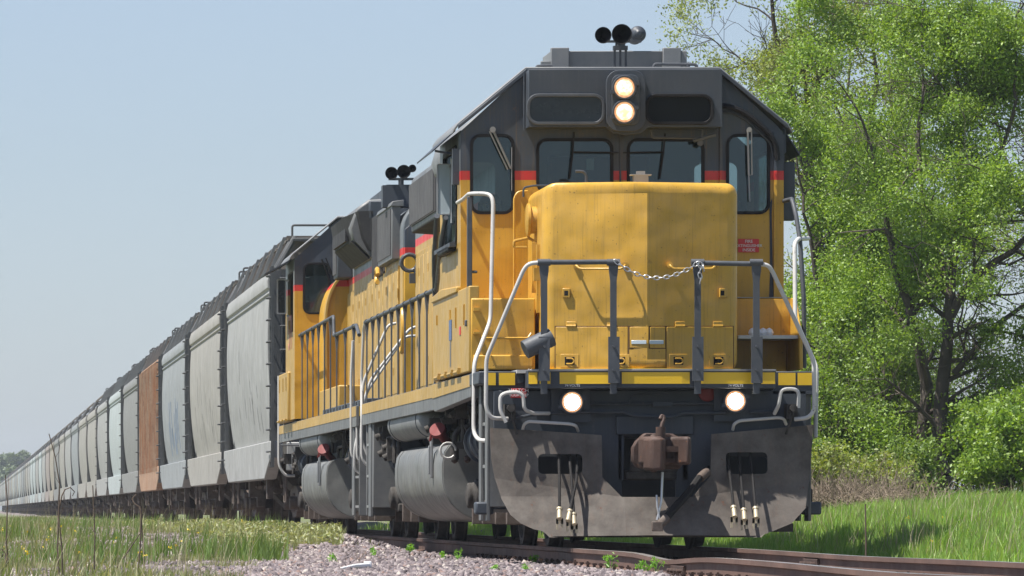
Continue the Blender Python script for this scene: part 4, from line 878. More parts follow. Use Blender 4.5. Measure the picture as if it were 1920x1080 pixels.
# rounded cabinet beside the cab
mb = MB(); pr = [(-.85,1.63),(-1.22,1.63),(-1.22,3.05)]+[(-1.22+.37*(1-math.cos(R(a))),3.05+.68*math.sin(R(a))) for a in range(10,91,10)]
mb.prism(pr,'y',12.05,13.85); mb.build('rounded_cabinet', M['body'], L2, bevel=.015)
mb = MB(); mb.prism([(-1.235,1.7),(-1.235,3.05)]+[(-1.235+.38*(1-math.cos(R(a))),3.05+.7*math.sin(R(a))) for a in range(10,91,10)]+[(-.86,3.7)]+[(-1.205+.35*(1-math.cos(R(a))),3.05+.66*math.sin(R(a))) for a in range(80,0,-10)]+[(-1.205,3.05),(-1.205,1.7)],'y',12.0,12.3); mb.build('cabinet_lip', M['yellow_pale'], L2)
# cab of the second unit
Y2 = 13.85; Wc = at(0,0,o2+Y2)
def cw2(px0,py0,px1,py1): a = at(px0,py1,o2+Y2); b = at(px1,py0,o2+Y2); return a.x,b.x,a.z,b.z
w2 = cw2(570,494,617,587)
fw2 = lambda u,v,o: Vector((u,Y2-o,v))
cab2 = cab_plate('cab', L2, M['body'], -1.575, 1.575, 1.66, [rrect(*w2,.09), rrect(-w2[1],-w2[0],w2[2],w2[3],.09)], Y2, -1)
mb = MB(); hole = [rrect(Y2+.4,Y2+1.9,2.95,3.85,.06)]
for s in (-1,1): mb.plate([(Y2+.052,1.66),(Y2+2.5,1.66),(Y2+2.5,4.02),(Y2+.052,4.02)], hole, (lambda u,v,o,s=s: Vector((s*1.575-s*o,u,v))), .04)
mb.build('cab_side', M['side'], cab2, smooth=False)
mb = MB(); mb.plate([(-1.53,1.66),(1.53,1.66),(1.53,4.02),(.93,4.57),(-.93,4.57),(-1.53,4.02)], [rrect(-1.45,-.95,2.75,3.85,.08), rrect(.95,1.45,2.75,3.85,.08)], lambda u,v,o: Vector((u,Y2+2.4+o,v)), .05); mb.box(-1.5,1.5,Y2+.06,Y2+2.4,1.9,1.95)
mb.build('cab_interior', M['inner'], cab2, smooth=False)
cab_roof(L2, Y2-.03, Y2+2.55)
window(L2,'window',*w2,.09,fw2,M['black'],frame=.035); window(L2,'window',-w2[1],-w2[0],w2[2],w2[3],.09,fw2,M['black'],frame=.035)
mb = MB(); mb.box(-1.5,-.9,Y2+.9,Y2+1.3,2.55,2.95); mb.box(-1.45,-.98,Y2+.9,Y2+1.0,2.6,3.2); mb.build('cab_seat', M['seat'], cab2, bevel=.05)
mb = MB(); mb.tube([(-1.18,Y2-.06,4.0),(-.95,Y2-.06,3.4)],.015,6); mb.tube([(-1.12,Y2-.05,4.02),(-.9,Y2-.05,3.45)],.01,6); mb.build('wiper', M['black'], cab2)
mb = MB(); mb.slab([(-1.6,Y2+.3,4.0),(-1.6,Y2+2.2,4.0),(-2.0,Y2+2.2,3.78),(-2.0,Y2+.3,3.78)],(-.3,0,1),.02); mb.build('window_awning', M['grey'], L2)
mb = MB(); c0 = at(519,589,o2+Y2+1.5); c1 = at(537,523,o2+Y2+1.5); yy = Y2+1.5
mb.plate(rrect(c0.x,c1.x,c0.z,c1.z,.02),[rrect(c0.x+.02,c1.x-.02,c0.z+.02,c1.z-.02,.015)],lambda u,v,o: Vector((u,yy+o,v)),.02); mb.box(c1.x,-1.575,yy,yy+.02,c0.z-.04,c0.z-.01); mb.box(c1.x,-1.575,yy,yy+.02,c1.z-.04,c1.z-.01); fo = mb.build('wind_deflector', M['chrome'], L2)
mb = MB(); mb.box(c0.x+.015,c1.x-.015,yy+.006,yy+.012,c0.z+.015,c1.z-.015); mb.build('pane', M['board'], fo)
mb = MB(); mb.box(-1.62,-1.5,15.0,17.6,1.64,2.38); sc2 = mb.build('side_cabinet', M['yellow_pale'], L2, bevel=.02)
mb = MB()
for y in (15.3,16.2,17.2): mb.box(-1.632,-1.62,y,y+.03,2.1,2.3); mb.cyl((-1.64,y-.2,1.66),(-1.64,y+.2,1.66),.02,n=8)
mb.build('latch', M['yellow_pale'], sc2)
o = text('571', .74, Matrix.Translation((-1.578,Y2+1.15,2.93)) @ Matrix.Rotation(R(-90),4,'Z') @ Matrix.Rotation(R(90),4,'X'), cab2, M['faded_red'])
mb = MB(); mb.box(-1.25,-.9,8.6,13.6,1.63,2.05); mb.build('walkway_duct', M['yellow_pale'], L2, bevel=.02)
mb = MB()
for k in range(14): mb.box(-1.3,-1.0,2.0+k*.7,2.35+k*.7,1.63,1.75)
mb.build('walkway_step', M['grey'], L2, bevel=.01)
# handrails of the second unit
side_posts(L2, list(np.linspace(6.2,14.6,7)), -1.5, 1.52, lambda y: 2.88)
side_posts(L2, [1.2,3.0,4.8], -1.5, 1.52, lambda y: 2.64)
rail(L2, [(-1.5,.15,2.5),(-1.5,.7,2.64),(-1.5,5.4,2.64),(-1.5,5.5,2.9),(-1.5,14.8,2.88),(-1.5,14.9,3.3)], 'grey_rail', .024, .06)
rail(L2, [(-.55,.25,2.62),(-.85,.25,2.6),(-1.35,.25,1.95),(-1.52,.25,1.4),(-1.52,.25,.95),(-1.4,.25,.85),(-1.2,.25,.85)], 'white', .018, .08)
rail(L2, [(-.6,.55,2.5),(-.9,.55,2.5),(-1.38,.55,1.8),(-1.53,.55,1.1),(-1.53,.6,.8),(-1.3,.6,.75)], 'white', .017, .08)
rail(L2, [(-1.53,.9,2.45),(-1.55,.95,2.0),(-1.55,.95,1.0),(-1.45,.95,.9),(-1.3,.95,.9)], 'white', .019, .08)
for x in (-.55,-.1,.4,.55):
    mb = MB(); mb.box(x-.035,x+.035,.12,.16,1.5,2.62); mb.build('handrail_post', M['grey_rail'], L2, bevel=.005)
mb = MB(); mb.box(-1.5,-1.0,.16,.22,.25,1.44); mb.box(-1.52,-1.49,.9,1.3,.25,1.44); mb.box(-1.5,-1.1,1.35,1.42,.3,1.4); s2 = mb.build('step_well', M['grey_side'], L2, bevel=.01)
mb = MB(); mb.slab([(-1.5,.095,1.49),(-1.05,.095,1.49),(-1.05,.095,1.61),(-1.5,.095,1.61)],(0,-1,0),.006); mb.build('safety_stripe', M['yellow_safe'], L2)
mb = MB(); mb.box(-1.34,-1.27,.14,.158,1.28,1.4); mb.build('placard', M['redpaint'], L2)
for z in (.35,.72,1.1):
    mb = MB(); mb.box(-1.5,-1.15,.25,.9,z,z+.03); mb.build('step_tread', M['steel'], s2)
rail(L2, [(-1.55,18.9,2.4),(-1.55,18.9,1.0),(-1.45,18.9,.85),(-1.3,18.9,.85)], 'white', .022, .1)
loco_truck(L2, 3.8); loco_truck(L2, 16.2)
tank(L2, 7.6, 13.9); reservoir(L2, 8.6, 14.0); piping(L2, 1.5, 8.0, 13); piping(L2, 14, 19, 14)
mb = MB(); mb.tube([(0,-.9,.8),(0,.4,.8)],.1,8); mb.build('coupler', M['rust'], L2)

# ================================================================== HOPPER WAGONS
def hopper_profile():
    p = []
    for k in range(13):
        t = k/12; z = 1.12+(4.02-1.12)*t
        p.append((-1.62+.29*(1-t)**2.1+.13*t**2.2, z))
    return p
HM = {}
def hmat(name, c, streak=.75, sc=(.17,.155,.135), dust=.3): 
    c = tuple(v*.76 for v in c)
    HM[name] = mat(name, c, .6, var=.12, streak=streak, streak_col=sc, dust=dust, spot=(.16,.1,.07), spot_amt=.45, bump=.1, rnd=True, sw=4.5, ripple=.04); return HM[name]
hmat('light_grey_wagon_paint',(.38,.385,.38)); hmat('warm_grey_wagon_paint',(.37,.355,.325)); hmat('blue_grey_wagon_paint',(.30,.325,.345)); hmat('pale_blue_wagon_paint',(.47,.53,.54)); hmat('tan_wagon_paint',(.38,.34,.28)); hmat('brown_wagon_paint',(.17,.09,.07)); hmat('dull_grey_wagon_paint',(.25,.255,.255)); hmat('pinkish_grey_wagon_paint',(.36,.31,.29))
def rustmat():
    m, t, b = newmat('rust_streaked_wagon_side'); L = t.links; tc = N(t,'ShaderNodeTexCoord'); co = tc.outputs['Object']
    mp = N(t,'ShaderNodeMapping'); mp.inputs['Scale'].default_value = (4,4,.25); L.new(co, mp.inputs[0])
    f = mapr(t, noise(t, mp.outputs[0], 2.5, 6, .7), .38, .62, 0, 1); c = mix(t, f, (.34,.27,.2), (.32,.14,.06)); f2 = mapr(t, noise(t, co, 2.2, 6, .8), .45, .7, 0, .8); c = mix(t, f2, c, (.17,.08,.045))
    L.new(c, b.inputs['Base Color']); b.inputs['Roughness'].default_value = .75; return m
HM['rust_wagon_paint'] = rustmat()
M['trim'] = mat('grey_wagon_frame', (.05,.054,.058), .6, var=.2, dust=.12)
M['grate'] = mat('rusty_grey_walkway_grating', (.1,.085,.075), .75, var=.3, dust=.3)
LEN = 18.3
def wagon_truck(parent, Yc, detail=True):
    mb = MB()
    for s in (-1,1):
        pts = [(Yc-1.25,.38),(Yc-1.25,.62),(Yc-.5,.72),(Yc+.5,.72),(Yc+1.25,.62),(Yc+1.25,.38),(Yc+.9,.36),(Yc+.45,.2),(Yc-.45,.2),(Yc-.9,.36)]
        mb.prism(pts,'x',min(s*.92,s*1.08),max(s*.92,s*1.08))
        for k in (-.89,.89): mb.cyl((s*1.05,Yc+k,.43),(s*1.2,Yc+k,.43),.11,n=12)
    mb.box(-1.0,1.0,Yc-.2,Yc+.2,.35,.85)
    t = mb.build('truck', M['under_brown'], parent, bevel=.012 if detail else 0)
    for k in (-.89,.89):
        for s in (-1,1): wheel(t, s*.72, Yc+k, r=.45, m='under_brown')
    if detail:
        for k in (-.2,.0,.2):
            pts = [Vector((-1.03+.07*math.cos(a),Yc+k+.07*math.sin(a),.27+a*.0105)) for a in np.linspace(0,2*math.pi*5,51)]
            MB().tube(pts,.018,6).build('spring', M['under_brown'], t)
    return t
def rust_roof(mb, y0, y1):
    pass
def hopper(kind, m, detail=2):
    """kind: 'curved' or 'ribbed'; origin at the front coupler line, wagon runs to +Y"""
    r = empty('hopper_wagon', (0,0,0), 'x', 'hopper wagon')
    prof = hopper_profile(); ya, yb = 1.6, LEN-1.1
    if kind == 'ribbed': prof = [(-1.5,1.25),(-1.5,4.15)]
    # shell with bottom edge cut back at both ends following the slope sheets
    vs = []; fs = []; n = len(prof); seg = 1
    cuts = []
    for i,(x,z) in enumerate(prof):
        t = i/(n-1); c0 = ya+.25*0; cuts.append((ya, yb))
    mb = MB()
    full = prof+[(-.9,prof[-1][1]+.2),(-.5,prof[-1][1]+.28),(.5,prof[-1][1]+.28),(.9,prof[-1][1]+.2)]+[(-x,z) for x,z in reversed(prof)]
    mb.prism(full,'y',ya,yb)
    body = mb.build('body', m, r)
    if kind == 'ribbed':
        mb = MB()
        for s in (-1,1):
            for k in range(17):
                y = ya+.2+k*(yb-ya-.4)/16; mb.box(min(s*1.5,s*1.58),max(s*1.5,s*1.58),y-.07,y+.07,1.3,4.1)
        mb.build('side_rib', m, body)
    mb = MB()
    for s in (-1,1):
        xo = abs(prof[-1][0])
        mb.prism([(s*(xo-.04),3.86),(s*(xo+.05),3.9),(s*(xo+.06),4.02),(s*(xo+.02),4.16),(s*(xo-.1),4.2),(s*(xo-.25),4.1)],'y',ya-.02,yb+.02)
        mb.prism([(s*(xo+.02),3.78),(s*(xo+.045),3.8),(s*(xo+.045),3.83),(s*(xo+.0),3.85),(s*(xo-.05),3.8)],'y',ya-.01,yb+.01)
    mb.build('eave', m, body, bevel=.01 if detail>1 else 0)
    mb = MB()
    for s in (-1,1):
        a, b = (s*1.36,s*1.56); mb.prism([(.3,1.42),(.3,1.15),(1.3,1.0),(2.3,.82),(LEN-2.3,.82),(LEN-1.3,1.0),(LEN-.3,1.15),(LEN-.3,1.42)],'x',min(a,b),max(a,b))
    mb.box(-1.3,1.3,.3,.5,.95,1.4); mb.box(-1.3,1.3,LEN-.5,LEN-.3,.95,1.4)
    mb.box(-.2,.2,-.15,LEN+.1,.75,.98)
    mb.build('side_sill', m, r, bevel=.015 if detail>1 else 0)
    # hopper bays below
    mb = MB()
    for k in range(3):
        yc = 5.0+k*4.1
        mb.add([(-1.4,yc-1.9,1.1),(1.4,yc-1.9,1.1),(1.4,yc+1.9,1.1),(-1.4,yc+1.9,1.1),(-.6,yc-.5,.3),(.6,yc-.5,.3),(.6,yc+.5,.3),(-.6,yc+.5,.3)],[(0,1,2,3),(4,5,6,7),(0,1,5,4),(1,2,6,5),(2,3,7,6),(3,0,4,7)])
    mb.build('hopper_bay', M['under_brown'] if kind=='ribbed' else M['under'], r)
    if detail:
        for e in (0,1):
            Y = (lambda y: y) if e == 0 else (lambda y: LEN-y)
            mb = MB()
            for s in (-1,1):
                # corner post, inner post, slope sheet stiffener
                for x, y in ((1.5,.45),(1.42,1.45)):
                    mb.box(min(s*x,s*(x-.12)),max(s*x,s*(x-.12)),min(Y(y),Y(y+.1)),max(Y(y),Y(y+.1)),1.3,4.1 if y>1 else 4.15)
                mb.tube([(s*1.47,Y(.5),4.1),(s*1.15,Y(.5),4.68)],.05,6); mb.tube([(s*1.47,Y(1.4),4.1),(s*1.15,Y(1.4),4.68)],.05,6); mb.tube([(s*1.45,Y(.5),1.4),(s*1.45,Y(1.5),3.2)],.03,6)
            mb.box(-1.2,1.2,min(Y(.4),Y(.55)),max(Y(.4),Y(.55)),4.6,4.655)
            p = mb.build('end_post', M['trim'], r, bevel=.01 if detail>1 else 0)
            mb = MB(); mb.slab([(-1.3,Y(.6),1.4),(1.3,Y(.6),1.4),(1.35,Y(1.6),2.6),(-1.35,Y(1.6),2.6)],(0,0,1),.02); mb.box(-1.42,1.42,min(Y(1.58),Y(1.55)),max(Y(1.58),Y(1.55)),2.5,4.2); mb.build('slope_sheet', M['trim'], r)
            if detail > 1:
                mb = MB()
                for k in range(9): mb.tube([(-1.52,Y(.3),1.25+k*.35),(-1.6,Y(.3),1.25+k*.35),(-1.6,Y(.75),1.25+k*.35),(-1.52,Y(.75),1.25+k*.35)],.014,5)
                for k in range(8): mb.tube([(-1.4,Y(.28),1.35+k*.38),(-1.4,Y(.2),1.35+k*.38),(-.95,Y(.2),1.35+k*.38),(-.95,Y(.28),1.35+k*.38)],.014,5)
                mb.box(-1.55,-1.5,min(Y(.25),Y(.32)),max(Y(.25),Y(.32)),1.0,4.2); mb.box(-1.55,-1.5,min(Y(.72),Y(.79)),max(Y(.72),Y(.79)),1.0,4.2)
                mb.build('ladder', M['trim'], r)
                mb = MB(); mb.tube([(-1.3,Y(.5),.9),(-1.3,Y(.5),.45),(-1.3,Y(.95),.45),(-1.3,Y(.95),.9)],.02,6); mb.build('stirrup_step', M['under_brown'], r)
                mb = MB(); mb.tube([(-1.2,Y(.5),4.66),(-1.2,Y(.5),4.86),(-.6,Y(.5),4.86),(-.6,Y(.5),4.66)],.018,6,rad=.04); mb.build('grab_iron', M['trim'], r)
    # roof walkway
    mb = MB(); z = 4.66
    for s in (-1,1):
        for k in range(4): mb.box(min(s*(.62+.18*k),s*(.68+.18*k)),max(s*(.62+.18*k),s*(.68+.18*k)),1.3,LEN-1.5,z,z+.05)
        if detail > 1:
            for k in range(60): mb.box(min(s*.6,s*1.24),max(s*.6,s*1.24),1.35+k*.252,1.40+k*.252,z+.03,z+.07)
            mc = MB()
            for k in range(6): mc.tube([(s*1.5,1.7+k*2.95,4.14),(s*1.27,1.7+k*2.95,4.70),(s*.6,1.7+k*2.95,4.70)],.04,4)
            mc.build('walkway_bracket', M['grey_light'], r)
            for k in range(10): mb.box(min(s*.6,s*1.24),max(s*.6,s*1.24),1.7+k*1.5,1.78+k*1.5,4.25,z)
            for k in range(18): mb.tube([(s*1.46,1.7+k*.86,4.15),(s*1.2,1.7+k*.86,z)],.012,4)
    for y in (1.3,LEN-2.3):
        for k in range(6): mb.box(-1.15,1.15,y+.14*k,y+.14*k+.05,z,z+.04)
    mb.build('roof_walkway', M['grate'], r)
    mb = MB()
    for k in range(10): mb.box(-.4,.4,1.9+k*1.5,3.0+k*1.5,4.4,4.72)
    if detail > 1:
        for k in range(10): mb.tube([(-.4,2.4+k*1.5,4.7),(-.4,2.4+k*1.5,4.84),(.4,2.4+k*1.5,4.84)],.025,5)
    mb.build('hatch', M['trim'], r, bevel=.02 if detail>1 else 0)
    wagon_truck(r, 2.2, detail>1); wagon_truck(r, LEN-2.2, detail>1)
    if detail > 1:
        rnd = random.Random(7); mb = MB()
        for k in range(10):
            y = rnd.uniform(1,LEN-1); mb.tube([(-1.3,y,1.0),(-1.25,y,.75),(-1.2,y+rnd.uniform(.5,1.8),.7)],.025,5)
        mb.cyl((-1.1,6.8,.72),(-1.1,7.5,.72),.13); mb.box(-1.35,-1.1,12.0,12.5,.55,.85); mb.box(-1.45,-1.35,3.6,3.9,.5,.9)
        mb.build('brake_gear', M['under_brown'], r)
    return r
def kids(o): return [c for c in bpy.data.objects if c.parent == o]
# three prototypes; children cached once
protoC = hopper('curved', HM['light_grey_wagon_paint']); protoR = hopper('ribbed', HM['rust_wagon_paint']); protoS = hopper('curved', HM['dull_grey_wagon_paint'], detail=1)
def tree_of(o): return [(c, tree_of(c)) for c in kids(o)]
TREES = {id(p): tree_of(p) for p in (protoC, protoR, protoS)}
def cp(o, tr, parent, m, drop=()):
    c = o.copy(); COL.objects.link(c); c.parent = parent
    if m and o.name.split('.')[0] in ('body','eave','side_sill','side_rib'):
        c.material_slots[0].link = 'OBJECT'; c.material_slots[0].material = m
    for k, t2 in tr:
        if k.name.split('.')[0] in drop: continue
        cp(k, t2, c, m, drop)
    return c
ORD = 'first second third fourth fifth sixth seventh eighth ninth tenth eleventh twelfth thirteenth fourteenth fifteenth sixteenth seventeenth eighteenth nineteenth twentieth'.split()
def ordn(k): return ORD[k-1] if k <= 20 else ({2:'twenty-',3:'thirty-',4:'forty-'}[k//10]+ORD[k%10-1] if k%10 else {3:'thirtieth',4:'fortieth'}[k//10])
seq = [('light_grey',0),('warm_grey',0),('blue_grey',0),('rust',1),('dull_grey',0),('pale_blue',0),('light_grey',0),('warm_grey',0),('warm_grey',0),('blue_grey',0),('light_grey',0),('warm_grey',0),('dull_grey',0),('tan',0),('pinkish_grey',0),('light_grey',0)]
rnd = random.Random(11); pool = ['light_grey','warm_grey','blue_grey','dull_grey','tan','pinkish_grey','brown','pale_blue','light_grey','warm_grey']
while len(seq) < 44: seq.append((rnd.choice(pool), 0))
seq[33] = ('brown',0)
PITCH = 19.1; Y0W = 40.3
used = set()
for k, (cn, rb) in enumerate(seq):
    m = HM[cn+'_wagon_paint']
    proto = protoR if rb else (protoC if k < 7 else protoS)
    if id(proto) in used: c = cp(proto, TREES[id(proto)], None, m, drop=('spring','axle','slope_sheet') if k > 14 else ())
    else:
        c = proto; used.add(id(proto))
        for q in [c]+kids(c):
            for q2 in ([q]+kids(q)):
                if q2.name.split('.')[0] in ('body','eave','side_sill','side_rib'): q2.material_slots[0].link = 'OBJECT'; q2.material_slots[0].material = m
    c.location = (0, Y0W+PITCH*k, 0)
    look = {'rust':'rust-streaked ribbed flat-sided hopper wagon','light_grey':'light grey curved-side hopper wagon','warm_grey':'warm grey curved-side hopper wagon','blue_grey':'bluish grey curved-side hopper wagon','dull_grey':'dull grey curved-side hopper wagon','pale_blue':'pale blue curved-side hopper wagon','tan':'tan curved-side hopper wagon','pinkish_grey':'pinkish grey curved-side hopper wagon','brown':'dark brown curved-side hopper wagon'}[cn]
    c['label'] = f'{look}, {ordn(k+1)} wagon behind the two locomotives'; c['group'] = 'hopper wagons trailing behind the locomotives'; c['category'] = 'hopper wagon'

# worn marks on the nearest wagons, lying on the curved side
def side_x(z):
    t = (z-1.12)/(4.02-1.12); return -1.62+.29*(1-t)**2.1+.13*t**2.2-.004
def marks(wagon, name, m, items):
    mb = MB()
    for y, z, dy, dz, sl in items:
        n = 4; vs = []
        for k in range(n+1):
            zz = z+dz*k/n; vs += [(side_x(zz), y+sl*k/n, zz), (side_x(zz), y+dy+sl*k/n, zz)]
        mb.add(vs, [(2*k,2*k+1,2*k+3,2*k+2) for k in range(n)])
    mb.build_one(name, m, wagon, smooth=False)
W_ = {}
for o in bpy.data.objects:
    lb = o.get('label', '')
    for k in ('first','second','third'):
        if lb.endswith(', '+k+' wagon behind the two locomotives'): W_[k] = o
rnd = random.Random(12)
M['worn'] = mat('worn_dark_lettering', (.12,.12,.12), .7, var=.4, bump=0); M['worn_pale'] = mat('faded_side_lettering', (.2,.2,.2), .7, var=.4, bump=0); M['faded_blue'] = mat('faded_blue_spray_paint', (.14,.21,.33), .7, var=.3, bump=0)
it = []
for col, z0 in ((12.2,2.0),(10.2,1.75)):
    for k in range(6):
        for j in range(rnd.randint(2,4)): it.append((col-j*.32, z0+k*.17, .16+rnd.uniform(0,.08), .08, 0))
marks(W_['first'], 'stain', M['worn'], [(rnd.uniform(4,15), rnd.uniform(1.3,2.6), .06, rnd.uniform(.2,.6), rnd.uniform(-.1,.1)) for _ in range(10)])
it = []
for k in range(9):
    y = 6.5+k*.75; it.append((y, 1.7+rnd.uniform(-.2,.3), .22, rnd.uniform(.5,1.1), rnd.uniform(-.5,.6)))
marks(W_['third'], 'graffiti', M['faded_blue'], it)
marks(W_['second'], 'stain', M['worn'], [(rnd.uniform(4,15), rnd.uniform(1.3,2.6), .06, rnd.uniform(.2,.7), rnd.uniform(-.1,.1)) for _ in range(12)])

# ================================================================== GROUND, TRACK
nprng = np.random.default_rng(4)
def vnoise(x, y, sc, seed=0):
    """smooth value noise on arrays"""
    g = np.random.default_rng(seed).random((256,256)); x = x/sc+1000.; y = y/sc+1000.
    xi = np.floor(x).astype(int); yi = np.floor(y).astype(int); fx = x-xi; fy = y-yi; fx = fx*fx*(3-2*fx); fy = fy*fy*(3-2*fy)
    a = g[xi%256,yi%256]; b = g[(xi+1)%256,yi%256]; c = g[xi%256,(yi+1)%256]; d = g[(xi+1)%256,(yi+1)%256]
    return (a*(1-fx)+b*fx)*(1-fy)+(c*(1-fx)+d*fx)*fy
def gz(x, y):
    x = np.asarray(x, float); y = np.asarray(y, float)
    z = np.full_like(x, -.215)
    left = np.clip((-x-1.6)/2.2,0,1); z -= .06*left
    t_ = np.clip((y+7)/26,0,1); z += .19*t_*t_*(3-2*t_)*np.clip((-x-1.35)/.6,0,1)
    z += np.where(x < -1.4, (vnoise(x,y,1.3,1)-.5)*.09+(vnoise(x,y,5,2)-.5)*.1, 0)
    z += np.where(x < -5.5, -.1*np.clip((-x-5.5)/6,0,1), 0)
    r = np.interp(x, [1.5,2.2,3.2,5,7,10,20,60], [0,-.08,.2,.40,.5,.58,.72,.8])
    fade = np.clip((150-y)/60, .0, 1)
    z += np.where(x > 1.5, r*(.35+.65*fade)+(vnoise(x,y,2.5,3)-.5)*.12*np.clip((x-2)/2,0,1), 0)
    return z
xs = np.unique(np.concatenate([np.linspace(-300,-30,12), np.linspace(-30,-9,12), np.arange(-9,-1.4,.2), np.arange(-1.4,1.5,.35), np.arange(1.5,14,.3), np.linspace(14,60,24), np.linspace(60,900,24)]))
ysr = np.unique(np.concatenate([np.linspace(-80,-45,5), np.arange(-45,60,.35), np.arange(60,180,1.5), np.linspace(180,900,60), np.linspace(900,3200,20)]))
GX, GY = np.meshgrid(xs, ysr, indexing='ij'); V = np.stack([GX.ravel(), GY.ravel(), gz(GX, GY).ravel()], 1)
ni, nj = GX.shape; I = np.arange(ni*nj).reshape(ni,nj)
Fq = np.stack([I[:-1,:-1].ravel(), I[1:,:-1].ravel(), I[1:,1:].ravel(), I[:-1,1:].ravel()], 1)
def ground_mat():
    m, t, b = newmat('ground'); L = t.links; tc = N(t,'ShaderNodeTexCoord'); co = tc.outputs['Object']; sp = N(t,'ShaderNodeSeparateXYZ'); L.new(co, sp.inputs[0])
    vo = N(t,'ShaderNodeTexVoronoi'); vo.inputs['Scale'].default_value = 26; L.new(co, vo.inputs['Vector'])
    gcol = mix(t, vo.outputs['Color'], (.11,.09,.09), (.24,.205,.21)); gcol = mix(t, mapr(t, noise(t, co, 1.5, 5), .35,.7,0,.6), gcol, (.15,.12,.10))
    grs = mix(t, mapr(t, noise(t, co, 1.2, 6, .7), .35,.65,0,1), (.085,.13,.03), (.17,.17,.07)); grs = mix(t, mapr(t, noise(t, co, .12, 3), .4,.6,0,.5), grs, (.07,.13,.025))
    ax = N(t,'ShaderNodeMath', operation='ABSOLUTE'); L.new(sp.outputs[0], ax.inputs[0])
    nz = mapr(t, noise(t, co, .8, 4), .3,.7,-1.0,1.0); ad = N(t,'ShaderNodeMath', operation='ADD'); L.new(ax.outputs[0], ad.inputs[0]); L.new(nz, ad.inputs[1])
    f = mapr(t, ad.outputs[0], 2.9, 4.0, 0, .85); c = mix(t, f, gcol, grs); L.new(c, b.inputs['Base Color']); b.inputs['Roughness'].default_value = .9
    bn = N(t,'ShaderNodeBump'); bn.inputs['Strength'].default_value = .6; bn.inputs['Distance'].default_value = .04; L.new(vo.outputs['Distance'], bn.inputs['Height']); L.new(bn.outputs[0], b.inputs['Normal'])
    return m
g = npmesh('ground', V, Fq, ground_mat()); tag(g, 'grassy ground with grey and pink track ballast under and beside the train', 'ground', kind='structure'); g.data.polygons.foreach_set('use_smooth',[True]*len(g.data.polygons))

# --- track
M['railtop'] = mat('polished_rail_head', (.42,.40,.38), .3, metal=.7, var=.1, bump=0)
M['railweb'] = mat('rusty_brown_rail', (.11,.062,.045), .75, var=.3, spot=(.2,.1,.05), spot_amt=.4, bump=.4)
M['tie'] = mat('weathered_timber_sleeper', (.17,.14,.125), .85, var=.3, streak=0, bump=.6, scale=2)
T = empty('railway_track', (0,0,0), 'rusty railway track carrying the train, with bolted joints, spikes and weathered sleepers', 'railway track')
def dip(y, s):
    if s < 0: return -.032-.042*math.exp(-((y+7.8)/1.7)**2)-.02*math.exp(-((y+19.5)/4)**2)
    return -.03-.012*math.exp(-((y+8)/4)**2)
def lat(y, s): return s*.745+(0.0 if y > -4 else .0)
for s in (-1,1):
    prof = [(-.036,0),(-.036,-.035),(-.009,-.045),(-.009,-.135),(-.07,-.15),(-.07,-.163),(.07,-.163),(.07,-.15),(.009,-.135),(.009,-.045),(.036,-.035),(.036,0)]
    yy = list(np.arange(-50,30,.6))+list(np.linspace(31,1000,80)); vs = []; fs = []; mi = []; n = len(prof)
    for y in yy:
        for a, b in prof: vs.append((lat(y,s)+a, y, b+dip(y,s)))
    mb = MB()
    for i in range(len(yy)-1):
        for k in range(n): fs.append((i*n+k,i*n+(k+1)%n,(i+1)*n+(k+1)%n,(i+1)*n+k)); mi.append(1 if k == n-1 else 0)
    mb.v = vs; mb.f = fs; mb.m = mi; mb.build('rail', [M['railweb'],M['railtop']], T)
rnd = random.Random(9)
for s, y in ((-1,-8.6),(1,-5.4),(-1,-20.0)):
    mb = MB(); z = dip(y,s); x = lat(y,s)
    for q in (-1,1):
        mb.prism([(x+q*.012,z-.045),(x+q*.035,z-.05),(x+q*.03,z-.13),(x+q*.06,z-.15),(x+q*.012,z-.15)],'y',y-.42,y+.42)
        for k in (-.33,-.12,.12,.33): mb.cyl((x+q*.03,y+k,z-.09),(x+q*.075,y+k,z-.09),.02,n=6)
    mb.build('joint_bar', M['rust'], T, bevel=.004)
    mb = MB(); mb.box(x-.02,x+.02,y-.003,y+.003,z-.03,z+.001); mb.build('rail_joint_gap', M['black'], T)
for k in range(60):
    y = -24+k*.56; mb = MB(); j = rnd.uniform(-.04,.04); zz = -.195+rnd.uniform(-.01,.006)
    mb.box(-1.32+j,1.3+j,y-.11,y+.11,zz-.12,zz); 
    for q in range(5): mb.box(-1.32+j-.004,-.8,y-.10+q*.043,y-.075+q*.043,zz,zz+rnd.uniform(.002,.008))
    o = mb.build('sleeper', M['tie'], T, bevel=.01)
    mb = MB()
    for s in (-1,1):
        x = lat(y,s); zr = dip(y,s)-.163; mb.box(x-.17,x+.17,y-.09,y+.09,zr-.014,zr)
        for q, p in ((-.09,-.05),(.09,.05),(-.13,.06)): mb.box(x+q-.009,x+q+.009,y+p-.009,y+p+.009,zr-.01,zr+.035+rnd.uniform(0,.03)); mb.box(x+q-.02,x+q+.02,y+p-.016,y+p+.016,zr+.035,zr+.05)
    mb.build('spike', M['rust'], o)

# --- haze in the air round the whole scene
mb = MB(); mb.box(-330,940,-90,3300,-2.5,40)
hz = bpy.data.materials.new('haze_air'); hz.use_nodes = True; t = hz.node_tree; t.nodes.clear(); pv = N(t,'ShaderNodeVolumePrincipled'); pv.inputs['Density'].default_value = .00022; pv.inputs['Color'].default_value = (.86,.92,1,1); pv.inputs['Anisotropy'].default_value = .3
oo = N(t,'ShaderNodeOutputMaterial'); t.links.new(pv.outputs[0], oo.inputs['Volume'])
h = mb.build('haze', hz, smooth=False); tag(h, 'thin pale summer haze in the air', 'haze', kind='stuff')

